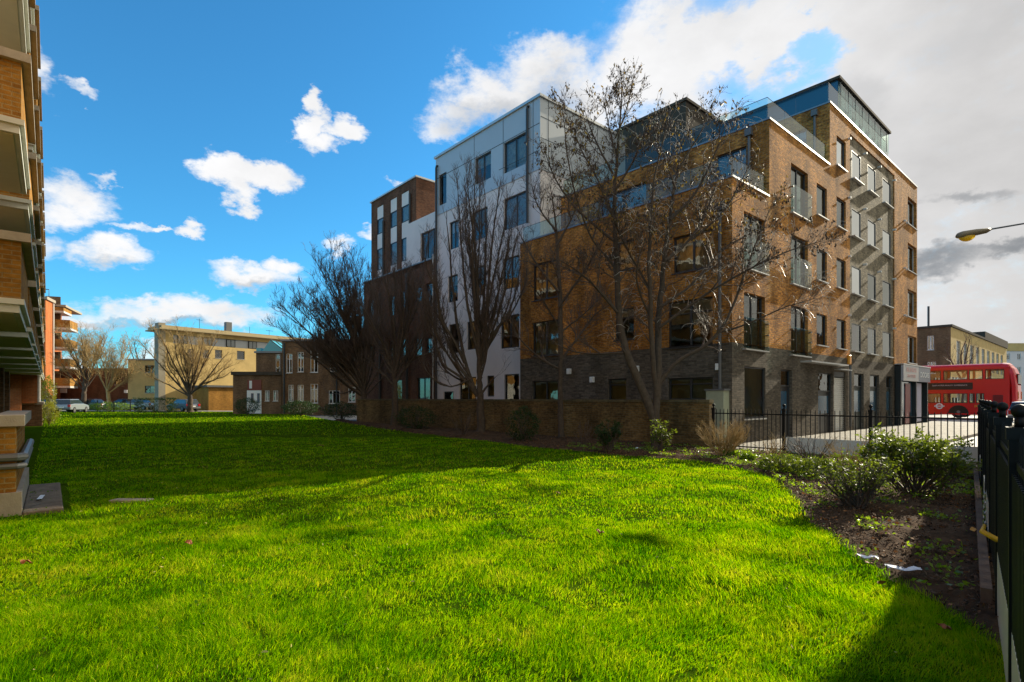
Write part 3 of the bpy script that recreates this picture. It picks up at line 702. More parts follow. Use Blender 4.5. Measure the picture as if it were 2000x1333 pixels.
for z in (za,):
    mb.box(WX0, WX1, pf - .002, pf + .004, z, z + .035)
for z in (CL + .95,): mb.box(xs[0] + 2.3, WX1, pf - .001, pf + .003, z, z + .03)
for y_ in (WP + .55, WP + 4.5, WP + 8.5): mb.box(px_ - .003, px_, y_, y_ + .035, CL + .03, TOPW)
for z in (CL + 2.7, CL + 1.6, CL + .45): mb.box(px_ - .002, px_ + .001, WP, 16, z, z + .03)
mb.build('panel_joint', M['panelgap'], B2)
for (r, bk, mu) in winW: window(B2, 'A', WP - .04 if r[2] > CL else WP, r, bk, mu, 0, sill=False, dep=.08, fwid=.06)
for (px0, pt, pb) in ((1034, 215, 437), (856, 330, 782)):
    r_ = rW(px0 - 2, px0 + 2, pt, pb); x_ = (r_[0] + r_[1]) / 2; z1 = r_[3]; z0 = max(r_[2], .1)
    mb = MB(); mb.tube([(x_, WP - .16, z0), (x_, WP - .16, z1), (x_, WP - .13, z1 + .12), (x_, WP - .02, z1 + .16)], .075, 8); mb.build('downpipe', M['pipe'], B2)
mb = MB(); mb.tube([(WX0 - .25, WP - .12, 0), (WX0 - .25, WP - .12, 11)], .05, 6); mb.build('white_downpipe', M['sill'], B2)
# dark trellis stain of the side wall: shadow-gap brick lattice left to the trees' own shade

# ---- red brown block
B3 = frame_empty('red_brown_apartment_block', MF, 'red brown brick apartment block with three tall pale window strips beyond the white block', 'building')
mb = MB(); LP = WP + .02; LX0, LX1, LT = -31.1, WX0 - .04, 10.75
rL = lambda *r: MF.rect('A', LP, *r)
winL = [(rL(809, 824, 560, 590), 'interior', 0), (rL(831, 845, 553, 600), 'interior', 0), (rL(782, 792, 568, 602), 'interior', 0), (rL(760, 770, 578, 617), 'amberroom', 0), (rL(719, 729, 586, 626), 'amberroom', 0),
        (rL(760, 770, 665, 696), 'amberroom', 0), (rL(782, 792, 662, 697), 'interior', 0), (rL(809, 824, 660, 695), 'interior', 0), (rL(831, 847, 660, 692), 'interior', 0), (rL(719, 729, 668, 700), 'interior', 0),
        (rL(814, 840, 738, 800), 'amberroom', 1), (rL(770, 785, 742, 800), 'interior', 0)]
hl = [w[0] for w in winL]
wall(mb, 'A', LP, LX0, LX1, -.2, LT, hl); mb.box(LX0, LX1, LP, 12, LT - .3, LT - .001)
mb.quad((LX0, LP, -.2), (LX0, 12, -.2), (LX0, 12, LT), (LX0, LP, LT))
TP, TX0, TX1, TT = 2.5, -32.0, -25.0, 17.6
rT = lambda *r: MF.rect('A', TP, *r)
strips = [rT(736, 748.6, 0, 1)[:2], rT(762, 775, 0, 1)[:2], rT(783.5, 798.5, 0, 1)[:2]]
hs = [(a, b, LT + .3, 17.0) for a, b in strips]
wall(mb, 'A', TP, TX0, TX1, LT - .2, TT, hs, dep=.08); wall(mb, 'B', TX1, TP, 14, LT - .2, TT); mb.quad((TX0, TP, -.2), (TX0, 14, -.2), (TX0, 14, TT), (TX0, TP, TT))
mb.build('wall', M['redbrick'], B3)
mb = MB(); mb.box(TX0 - .1, TX1 + .1, TP - .1, 14, TT, TT + .12); mb.build('roof', M['coping'], B3)
mb = MB(); mb.box(LX0 - .04, LX1, LP - .05, LP + .3, LT, LT + .08); mb.build('coping', M['zinc'], B3)
# pale link with a wide window
cw_ = (rW(814, 850, 0, 1)[0], rW(814, 850, 0, 1)[1], LT + .25, 12.9)
mb = MB(); wall(mb, 'A', WP + .3, TX1 + .003, WX0 - .05, LT, 13.9, [cw_]); mb.box(TX1 + .003, WX0 - .05, WP + .3, 9, 13.9, 13.98)
mb.build('link_wall', M['render'], B3)
window(B3, 'A', WP + .3, cw_, 'interior', 2, 0, sill=False)
for (r, bk, mu) in winL: window(B3, 'A', LP, r, bk, mu, 0, sill=False, dep=.1, fwid=.06, fr='frame')
for (a, b) in strips:
    z = LT + .3
    seg = [(LT + .3, 11.9, 'p'), (11.9, 13.6, 'w'), (13.6, 14.8, 'p'), (14.8, 16.0, 'w'), (16.0, 17.0, 'p')]
    for (z0, z1, t) in seg:
        if t == 'p':
            pm = MB(); pm.box(a + .003, b - .003, TP + .05, TP + .09, z0 + .01, z1 - .02); pm.build('spandrel_panel', M['render'], B3)
        else: window(B3, 'A', TP, (a, b, z0, z1), 'curtain', 0, 0, sill=False, dep=.04, fwid=.05)
for px0, pl, z0, z1, f_ in ((744.5, LP, 0, LT - 1.2, rL), (797.5, LP, 0, LT - .4, rL), (751, TP, LT + .2, 15.6, rT), (803, TP, LT + .2, 16.6, rT)):
    x_ = f_(px0, px0 + 1, 0, 1)[0]; mb = MB(); mb.tube([(x_, pl - .12, z0), (x_, pl - .12, z1)], .085, 8); mb.build('downpipe', M['pipe'], B3)

# ---- garden wall
GW = frame_empty('garden_wall', MF, 'low mossy brown brick garden wall running along the back of the planting bed', 'wall')
mb = MB(); mb.box(-24.5, .42, -2.32, -2.1, -.2, 1.46); mb.build('wall_body', M['wallbrick'], GW)
mb = MB()
for k in range(61): x_ = -24.5 + k * .409; mb.box(x_, x_ + .4, -2.35, -2.07, 1.46, 1.55 + random.uniform(-.006, .004))
mb.build('wall_coping', mat('mossy_coping_brick', (.13, .10, .045), .95, var=.5, vscale=4, bump=.4), GW)

# ---- left balcony block
LB = frame_empty('balcony_apartment_block', LF, 'amber brick apartment block with stacked projecting balconies at the left edge', 'building')
mb = MB()
doors = []
ys = [0.0, 4.65, 9.1, 13.7, 18.3, 22.9, 27.5, 32.1, 36.7, 41.3]
SL = [2.98, 5.88, 8.78, 11.68]
for y0 in ys:
    for z in [0.15] + [s_ + .02 for s_ in SL]: doors.append((y0 + .7, y0 + 2.9, z, z + 2.1))
wall(mb, 'B', -1.6, -8, 45, -.2, 14.8, doors)
mb.quad((-1.6, 45, -.2), (-12, 45, -.2), (-12, 45, 14.8), (-1.6, 45, 14.8)); mb.quad((-12, -8, -.2), (-1.6, -8, -.2), (-1.6, -8, 14.8), (-12, -8, 14.8))
mb.box(-12, -1.4, -8.1, 45.1, 14.8, 15.1)
mb.build('wall', M['leftbrick'], LB)
dm = 0
for r in doors:
    if r[0] < 22: window(LB, 'B', -1.6, r, random.choice(['interior', 'curtain', 'interior']), 1, 0, sill=False, fr='wframe', name='balcony_door')
for y0 in ys: mb = MB(); mb.box(-1.55, -1.25, y0 + 3.75, y0 + 4.35, 0, 14.8); mb.build('pier', M['darkbrick'], LB)
for i, y0 in enumerate(ys):
    for j, z in enumerate(SL):
        if y0 > 30 and False: continue
        L_ = 3.5; x1 = 0 if not (i in (2, 3) and False) else 0
        a = MB(); a.box(-1.6, x1 - .02, y0 + .02, y0 + L_ - .02, z, z + .13); a.box(-1.6, x1 + .04, y0 - .04, y0 + L_ + .04, z + .13, z + .22)
        bl = a.build('balcony', [M['slabedge']], LB)
        a = MB(); a.box(-1.55, x1 - .1, y0 + .1, y0 + L_ - .1, z - .012, z - .002); a.build('soffit_panel', M['soffit'], bl)
        a = MB(); t = .11
        a.box(-1.6, x1, y0, y0 + t, z + .22, z + 1.14); a.box(-1.6, x1, y0 + L_ - t, y0 + L_, z + .22, z + 1.14); a.box(x1 - t, x1, y0 + t, y0 + L_ - t, z + .22, z + 1.14)
        a.build('parapet', M['leftbrick'], bl)
        a = MB(); a.box(-1.6, x1 + .12, y0 - .1, y0 + .2, z + 1.14, z + 1.28); a.box(-1.6, x1 + .12, y0 + L_ - .2, y0 + L_ + .1, z + 1.14, z + 1.28); a.box(x1 - .2, x1 + .12, y0 + .2, y0 + L_ - .2, z + 1.14, z + 1.28)
        a.build('parapet_coping', M['concrete'], bl)
# ground floor terrace walls
for (y0, y1, xf, xb, tag_) in ((-1.83, 1.6, 0, -4, 0), (31, 35.5, .0, -5, 1)):
    a = MB(); t = .2
    a.box(xb, xf, y0, y0 + t, -.2, 1.22); a.box(xf - t, xf, y0 + t, y1, -.2, 1.22); a.box(xb, xf - t, y1 - t, y1, -.2, 1.22)
    tw = a.build('terrace_wall', M['leftbrick'] if not tag_ else M['darkbrick'], LB)
    a = MB(); a.box(xb, xf + .09, y0 - .09, y0 + t + .03, 1.22, 1.37); a.box(xf - t - .03, xf + .09, y0 + t + .03, y1 + .05, 1.22, 1.37)
    a.build('terrace_coping', M['concrete'], tw)
    if not tag_:
        a = MB()
        for zz, rr in ((.80, .055), (.68, .04)):
            a.tube([(xb, y0 - .08, zz), (xf + .02, y0 - .08, zz), (xf + .08, y0 - .02, zz), (xf + .08, y1, zz)], rr, 8)
        a.build('bumper_pipe', M['gpipe'], tw)
        a = MB(); a.box(xb, xf + .06, y0 - .06, y0, -.2, .32); a.box(xf, xf + .06, y0, y1, -.2, .32); a.build('plinth', M['concrete'], tw)
for q in ((-1.5, -.9, 2.3, 3.0, 0, 2.95), (-1.4, -.9, 30.2, 30.8, 0, 2.95), (-.9, -.2, 30.5, 30.9, 1.3, 2.95)): mb = MB(); mb.box(*q); mb.build('terracotta_column', M['terracotta'], LB)
mb = MB(); mb.box(-.25, -.15, 31, 35.4, 1.37, 2.95, 1); mb.box(-4, -.2, 31.0, 31.06, 1.37, 2.9, 1)
for q in (31.02, 33.2, 35.3): mb.box(-.28, -.1, q, q + .08, 1.37, 2.95)
mb.build('terrace_screen', [M['wframe'], M['curtain']], LB)
mb = MB(); c = LF.w(.05, -2.1); 
base = frame_empty('concrete_base', LF, 'weathered concrete slab in the grass below the near terrace wall', 'slab')
mb.box(.065, .5, -1.9, 1.2, -.1, .045); mb.build('slab', mat('stained_concrete', (.16, .12, .08), .9, var=.5, vscale=6, bump=.6), base, bevel=.02)

# ---- far orange balcony block
OF = Frame(*P(89, 778, 76)[:2], R(26))
B5 = frame_empty('orange_apartment_block', OF, 'tall narrow orange brick block with balconies far behind the parked cars', 'building')
oy = OF.sB(104, 0)[0]
mb = MB(); mb.box(-7, 0, 0, oy, -.2, 15.4); mb.box(-7, -1.2, oy, oy + 9, -.2, 15.0); mb.build('wall', M['terracotta'], B5)
mb = MB(); mb.box(-7.2, .25, -.25, oy + .2, 15.4, 15.8); mb.box(-7.2, 1.4, oy + .2, oy + 9, 15.0, 15.3); mb.build('roof', M['concrete'], B5)
mb = MB(); mb.tube([(.1, oy - .3, 0), (.1, oy - .3, 15.3)], .12, 6); mb.build('downpipe', M['sill'], B5)
for z in (3.1, 5.95, 8.8, 11.65, 14.1):
    y0, y1, xo = oy + .1, oy + 4.2, 1.95 if z < 14 else 1.2; a_ = MB(); a_.box(-1.2, xo, y0, y1, z, z + .28); bl = a_.build('balcony', M['sill'], B5)
    hg = 1.15 if z < 14 else .5; a_ = MB(); a_.box(-1.2, xo - .05, y0, y0 + .12, z + .28, z + .28 + hg); a_.box(xo - .17, xo - .05, y0 + .12, y1, z + .28, z + .28 + hg); a_.build('parapet', M['leftbrick'], bl)
    a_ = MB(); a_.box(-1.2, .5, y0 + 1.3, y0 + 1.4, z + .28, z + 2.5); a_.build('divider', M['darkbrick'], bl)
for q in (1, 3): mb = MB(); mb.tube([(-3, q, 15.8), (-3, q, 17.3), (-.4, q, 17.3), (-.4, q, 15.8)], .06, 4); mb.build('roof_ladder_rail', M['pipe'], B5)

# ---- long yellow building in the background
YF = Frame(*P(322, 778, 70)[:2], math.atan2(-.61, .79))
B6 = frame_empty('yellow_brick_building', YF, 'long yellow brick building with flat overhanging roof in the left background', 'building')
rY = lambda *r: YF.rect('B', 0, *r)
yl = YF.sB(720, 0)[0]
ww = [rY(368, 380, 682, 698), rY(396, 408, 683, 699), rY(420, 434, 684, 700), rY(463, 478, 686, 702)]
band = [rY(a, b, 652, 664) for a, b in ((352, 378), (384, 408), (414, 432), (466, 480), (506, 518))]
mb = MB(); wall(mb, 'B', 0, 0, yl, -.2, 10.4, ww + [(1.0, yl - 1, 8.75, 9.9)]); mb.quad((-3.5, 0, -.2), (0, 0, -.2), (0, 0, 10.4), (-3.5, 0, 10.4)); mb.quad((-3.5, yl, -.2), (-3.5, 0, -.2), (-3.5, 0, 10.4), (-3.5, yl, 10.4))
mb.build('wall', M['yellow'], B6)
mb = MB(); mb.box(-.5, -.35, 1.0, yl - 1, 8.75, 9.9); 
mb.build('grey_band', M['cladding'], B6)
for k in range(9):
    y0 = 1.6 + k * (yl - 4) / 9; window(B6, 'B', -.12, (y0, y0 + 1.2, 8.8, 9.85), 'interior', 1, 0, sill=False, dep=.02)
for r in ww: window(B6, 'B', 0, r, 'interior', 0, 0, sill=True)
mb = MB(); mb.box(-4, .9, -.9, yl + .5, 10.4, 10.55); mb.box(-3.9, .6, -.6, yl + .4, 10.55, 10.95); mb.build('roof', mat('tan_roof_edge', (.42, .33, .18), .7), B6)
mb = MB(); mb.box(-1.0, .2, -.8, -.003, -.2, 11.25); mb.build('end_tower', mat('grey_end_tower', (.3, .26, .19), .8, var=.2, vscale=1), B6)
mb = MB(); y_ = rY(457, 466, 0, 1)[0]; mb.box(-3.0, -2.3, y_, y_ + .8, 10.95, 12.6); mb.build('chimney', M['gpipe'], B6)
mb = MB(); mb.box(.01, 5.5, 3.0, 13.5, -.2, 3.0); mb.box(-.0, 5.8, 2.7, 13.7, 3.0, 3.25, 1); mb.build('ground_floor_extension', [M['leftbrick'], M['roof']], B6)
mb = MB(); mb.tube([(-2, 5, 10.9), (-2, 5, 12.6)], .03, 4); mb.tube([(-2, 4.6, 12.4), (-2, 5.4, 12.4)], .02, 4); mb.tube([(-2, 12, 10.9), (-2, 12, 12.2)], .03, 4); mb.tube([(-2, 15, 10.9), (-2, 15, 12.0)], .03, 4); mb.tube([(-2, 14.5, 11.9), (-2, 15.6, 11.9)], .03, 4)
mb.build('aerial', M['pipe'], B6)

def frontal(name, px0, px1, Y, top, label, cat, mname, wins=(), depth=8, roofm='zinc', rot=0.0, roofh=.2, fr='wframe', base=790):
    x0, x1 = (px0 - 1000) / F * Y, (px1 - 1000) / F * Y; zt = EYE + (HOR - top) / F * Y
    cx = (x0 + x1) / 2
    e = empty(name, (cx, Y, 0), rot, label, cat); w2 = (x1 - x0) / 2
    hs = []
    for (a, b, t, bt, bk, mu, tr) in wins:
        hs.append(((a - 1000) / F * Y - cx, (b - 1000) / F * Y - cx, EYE + (HOR - bt) / F * Y, EYE + (HOR - t) / F * Y))
    mb = MB(); wall(mb, 'A', 0, -w2, w2, -.2, zt, hs); mb.quad((w2, 0, -.2), (w2, depth, -.2), (w2, depth, zt), (w2, 0, zt)); mb.quad((-w2, depth, -.2), (-w2, 0, -.2), (-w2, 0, zt), (-w2, depth, zt))
    mb.quad((w2, depth, -.2), (-w2, depth, -.2), (-w2, depth, zt), (w2, depth, zt))
    mb.build('wall', M[mname], e)
    mb = MB(); mb.box(-w2 - .15, w2 + .15, -.15, depth + .1, zt, zt + roofh); mb.build('roof', M[roofm], e)
    for h, (a, b, t, bt, bk, mu, tr) in zip(hs, wins): window(e, 'A', 0, h, bk, mu, tr, sill=True, fr=fr, fwid=.07, dep=.06)
    return e
e = frontal('old_brick_house', 551, 720, 56, 667, 'two storey dark brown brick house with tall white sash windows behind the wide bare tree', 'house', 'darkbrick',
        [(559, 571, 691, 729, 'amberroom', 1, 1), (581, 593, 688, 727, 'interior', 1, 1), (606, 621, 685, 728, 'interior', 1, 1), (644, 662, 694, 726, 'interior', 1, 1), (680, 694, 692, 726, 'interior', 1, 1),
         (563, 573, 752, 785, 'amberroom', 1, 1), (581, 593, 752, 784, 'curtain', 1, 1), (606, 621, 750, 788, 'amberroom', 1, 1), (642, 664, 763, 789, 'interior', 2, 0), (680, 694, 756, 786, 'interior', 1, 1)], depth=10)
mb = MB(); mb.tube([(-4.2, -.1, 0), (-4.2, -.1, 7.3)], .06, 6); mb.tube([(1.2, -.1, 0), (1.2, -.1, 7.3)], .06, 6); mb.build('downpipe', M['pipe'], e)
mb = MB(); mb.box(-1.2, -.4, 3, 4, 7.5, 8.8); mb.box(2.8, 3.4, 3, 3.8, 7.5, 9.0); mb.build('chimney', M['darkbrick'], e)
e = frontal('low_brick_annex', 455, 550, 56.5, 733, 'low brown annex with flat dark roof and white door left of the old brick house', 'annex', 'darkbrick',
        [(517, 526, 763, 784, 'curtain', 1, 0), (533, 543, 763, 784, 'curtain', 1, 0)], depth=8, roofm='darkclad', roofh=.35)
mb = MB(); Y = 56.5
def fx(px, Y=56.5): return (px - 1000) / F * Y - (502.5 - 1000) / F * Y
mb.box(fx(483), fx(511), -.08, .02, 0, 2.4); mb.build('white_entrance', M['white'], e)
mb = MB(); mb.box(fx(484), fx(511), -.09, .02, 2.42, 3.5); mb.build('red_panel', mat('dark_red_panel', (.2, .05, .03), .6), e)
mb = MB(); mb.box(fx(488), fx(493), -.12, -.09, 2.6, 3.4); mb.build('notice_board', M['white'], e)
mb = MB()
for a in (491, 503): mb.box(fx(a), fx(a + 5), -.1, -.08, 1.1, 2.1)
mb.build('door_glass', M['blueclad'], e)
e = frontal('glass_roofed_stair', 500, 552, 58.5, 690, 'dark brick stair block with sloping turquoise glass roof between the annex and house', 'stair block', 'darkbrick', [(538, 547, 692, 730, 'curtain', 0, 0)], depth=6, fr='wframe')
mb = MB(); z = 6.5; mb.prism([(-.9, z), (1.45, z), (1.45, z + .3), (.1, z + 1.35)], .0, 5.5); mb.box(-1.4, -.9, 0, 5, z, z + .5)
mb.build('glass_roof', mat('turquoise_glass_roof', (.10, .42, .48), .15, spec=.8), e)
mb = MB()
for k in range(5): mb.tube([(.1, k * 1.3, z + 1.38), (1.47, k * 1.3, z + .33)], .04, 4)
mb.tube([(.1, 0, z + 1.38), (.1, 5.5, z + 1.38)], .05, 4); mb.build('glazing_bar', M['frame'], e)
frontal('small_brick_building', 250, 313, 80, 704, 'small two storey yellow brown brick building left of the long yellow building', 'building', 'yellow', [(283, 302, 714, 728, 'interior', 1, 0), (283, 302, 754, 768, 'interior', 1, 0)], depth=9, fr='frame')
e = frontal('long_low_brick_building', 100, 252, 86, 722, 'long low brown brick building behind the far parked cars and bare trees', 'building', 'redbrick', [(224, 236, 733, 752, 'interior', 0, 0)], depth=8, fr='frame')
mb = MB(); 
for (a, b, c_, d_) in ((118, 131, 758, 768), (243, 249, 762, 768)):
    Y = 85.9; mb.box((a - 1000) / F * Y, (b - 1000) / F * Y, Y - .1, Y, EYE + (HOR - d_) / F * Y, EYE + (HOR - c_) / F * Y)
o = mb.build('wall_sign', M['white']); tag(o, 'small white notices on the long low brick wall in the far left background', 'sign')

# ---- buildings beyond the bus
RF = Frame(*P(1857, 778, 60)[:2], MF.a)
B7 = frame_empty('flat_roofed_brick_building', RF, 'three storey flat roofed brick building with a dark end wall behind the red bus', 'building')
rl = RF.sB(1966, 0)[0]
e1 = RF.rect('A', 0, 1811, 1824, 656, 684); e2 = RF.rect('A', 0, 1811, 1828, 707, 730)
mb = MB(); wall(mb, 'A', 0, -9, 0, -.2, 9.5, [e1, e2], mi=1)
bays = []
n = 9
for k in range(n):
    y0 = 3 + k * (rl - 5) / n; bays.append((y0, y0 + (rl - 5) / n * .55, 5.2, 8.2)); bays.append((y0, y0 + (rl - 5) / n * .55, 1.2, 4.0))
wall(mb, 'B', 0, 0, rl, -.2, 9.5, bays); mb.quad((-9, 0, -.2), (-9, rl, -.2), (-9, rl, 9.5), (-9, 0, 9.5))
mb.build('wall', [M['yellow'], M['darkbrick']], B7)
window(B7, 'A', 0, e1, 'interior', 1, 0, fr='wframe'); window(B7, 'A', 0, e2, 'interior', 1, 0, fr='wframe')
for b_ in bays: window(B7, 'B', 0, b_, 'interior', 2, 1, fr='wframe', sill=False)
mb = MB(); mb.box(-9.1, .15, -.15, rl * .5, 9.5, 9.75); mb.box(-9.1, .15, rl * .5, rl + .1, 9.5, 10.6); mb.build('roof', M['darkclad'], B7)
mb = MB(); mb.tube([(-2.6, 3, 9.7), (-2.6, 3, 12.4)], .12, 5); mb.tube([(-6.8, 3, 9.7), (-6.8, 3, 11.5)], .06, 4); mb.build('aerial', M['pipe'], B7)
frontal('pale_flats', 1905, 2110, 112, 686, 'distant flats with tan roof and white upper storey at the right edge', 'building', 'render',
        [(a, a + 7, t, t + 12, 'interior', 1, 0) for a in (1948, 1966, 1987, 2010, 2035) for t in (691, 717, 744)], depth=10, roofm='yellow', roofh=1.6)

# terrace on the other side of the street, its shade falls on the near corner of the garden
B8 = frame_empty('terrace_building', MF, 'brick terrace across the street just outside the right edge of the view', 'building')
ws = [(1 + 3.1 * k, 2.4 + 3.1 * k, z, z + 1.5) for k in range(11) for z in (.9, 3.9)]
mb = MB(); X0 = 9.05
mb.quad((X0, 0.2, -.2), (X0 + 8, .2, -.2), (X0 + 8, .2, 7.2), (X0, .2, 7.2)); mb.quad((X0, 35, -.2), (X0 + 8, 35, -.2), (X0 + 8, 35, 7.2), (X0, 35, 7.2)); mb.quad((X0 + 8, .2, -.2), (X0 + 8, 35, -.2), (X0 + 8, 35, 7.2), (X0 + 8, .2, 7.2)); mb.quad((X0, .2, 7.1), (X0 + 8, .2, 7.1), (X0 + 8, 35, 7.1), (X0, 35, 7.1))
tmp = MB(); wall(tmp, 'B', 0, .2, 35, -.2, 7.2, [w for w in ws if w[1] < 34]); mb.add([(X0 - x, y, z) for x, y, z in tmp.v], [tuple(reversed(f)) for f in tmp.f])
mb.build('wall', M['brick'], B8)
for w in ws:
    if w[1] < 34:
        m1 = MB(); m1.box(X0 + .1, X0 + .14, w[0] + .003, w[1] - .003, w[2] + .003, w[3] - .003); m1.build('window', M['blueclad'], B8)
mb = MB(); mb.box(X0 - .12, X0 + 8.1, .05, 35.1, 7.2, 7.35); mb.build('roof', M['zinc'], B8)
# ------------------------------------------------------------------ fences
def ang(ax, ay): return math.atan2(ay, ax)
def fence_run(p0, p1, label, bay, h, barh, sp, board=None, ballr=.045, first=True, last=True, group=None, post=.04, solid=(), rail2=None, top_balls=True):
    d = Vector((p1[0] - p0[0], p1[1] - p0[1], 0)); Ln = d.length
    e = empty('railing_fence', (p0[0], p0[1], 0), ang(d.x, d.y), label, 'fence', group)
    n = max(1, round(Ln / bay)); st = Ln / n
    for i in range(n + 1):
        x = i * st; m1 = MB(); m1.box(x - post, x + post, -post, post, -.2, h); m1.box(x - post * 1.25, x + post * 1.25, -post * 1.25, post * 1.25, h - .06, h)
        po = m1.build('post', M['blackpaint'], e)
        m2 = MB(); m2.tube([(x, 0, h), (x, 0, h + .05)], .02, 8); m2.ball((x, 0, h + .05 + ballr * .8), ballr, 14); m2.build('ball_finial', M['blackpaint'], po, smooth=True)
    for i in range(n):
        a, b = i * st + post, (i + 1) * st - post; m1 = MB()
        m1.box(a, b, -.014, .014, barh - .16, barh - .125); m1.box(a, b, -.014, .014, .12, .155)
        if rail2: m1.box(a, b, -.014, .014, rail2, rail2 + .035)
        k = max(1, int((b - a) / sp))
        for q in range(k):
            x = a + (q + .5) * (b - a) / k; m1.box(x - .009, x + .009, -.009, .009, .05, barh - .03)
            m1.add([(x - .009, -.009, barh - .03), (x + .009, -.009, barh - .03), (x + .009, .009, barh - .03), (x - .009, .009, barh - .03), (x, 0, barh + .02)], [(0, 1, 4), (1, 2, 4), (2, 3, 4), (3, 0, 4)])
        m1.build('railing_panel', M['blackpaint'], e)
        if i in solid:
            bx = a + .005
            while bx < b - .02: q = MB(); q.box(bx, bx + .035, .018, .030, .16, barh - .18); q.build('bar', M['blackpaint'], e); bx += .075
        if board and i in board:
            bh, off, ss, se = board[i]; m3 = MB(); m3.box(a + (b - a) * ss, a + (b - a) * se, off - .009, off + .009, .03, bh)
            m3.build('board', M['board'], e, bevel=.002)
    return e, n, st
fA, fBk, fN = MF.w(.5, -2.2), (10.56, 12.25), (3.55, 3.93)
bd = {1: (.5, -.035, .02, 1), 2: (.5, -.035, 0, 1)}
fence_run(fA, fBk, 'low black railings across the far end of the planting bed, boarded along the foot', 2.15, 1.3, 1.27, .118, board=bd)
dv = Vector((.644, .765)); near = (3.55 - 2.6 * .644, 3.93 - 2.6 * .765)
bd = {0: (.62, .036, 0, 1), 1: (.62, .036, 0, 1), 3: (.56, .036, 0, .9), 4: (.56, .036, 0, 1), 6: (.5, .036, 0, 1)}
nr = (3.55 - 2.0 * 1.75 * .644, 3.93 - 2.0 * 1.75 * .765)
e, n, st = fence_run(nr, (10.45, 12.12), 'tall black railings with ball finials along the right edge of the garden', 1.75, 1.46, 1.42, .105, board={1: (.48, .022, 0, 1), 0: (.48, .022, 0, 1), 3: (.48, .022, .3, 1), 4: (.48, .022, 0, .9), 6: (.48, .022, 0, 1)}, ballr=.034, rail2=1.12, solid=(0, 1, 2, 3))
mb = MB(); mb.box(3.7, 14.3, .05, .12, -.2, .15)
kb = mb.build('edging_kerb', mat('brown_edging', (.16, .10, .065), .9, var=.4, vscale=4, bump=.4)); kb.location = (nr[0], nr[1], 0); kb.rotation_euler = (0, 0, ang(.644, .765)); tag(kb, kind='structure')
# chain and yellow strap on the near post
mb = MB(); bx_, by_ = 3.60, 4.14
ch = empty('chain', (bx_, by_, 0), 0, 'silver chain hanging at the foot of the tall railings', 'chain')
for k in range(7):
    m1 = MB(); pts = []
    for t in range(9):
        a = 2 * math.pi * t / 8; pts.append((.012 * math.cos(a) * (1 if k % 2 else .2), .012 * math.cos(a) * (.2 if k % 2 else 1), .86 - k * .038 + .024 * math.sin(a)))
    m1.tube(pts, .004, 5, cap=False); m1.build('link', M['metal'], ch, smooth=True)
mb = MB(); mb.tube([(3.50, 4.02, .66), (3.46, 4.0, .62), (3.50, 3.93, .58), (3.60, 3.90, .57), (3.66, 3.96, .58)], [.012, .02, .022, .02, .012], 6)
tag(mb.build('strap', mat('yellow_strap', (.75, .42, .02), .5), smooth=True), 'yellow strap tied round the foot of the nearest black post on the right', 'strap')
# far thin fence beyond the lawn
e, n, st = fence_run(P(255, 778, 64)[:2], P(160, 778, 68)[:2], 'thin dark railings beyond the lawn in the far left background', 3, 1.25, 1.2, .3, ballr=.05)

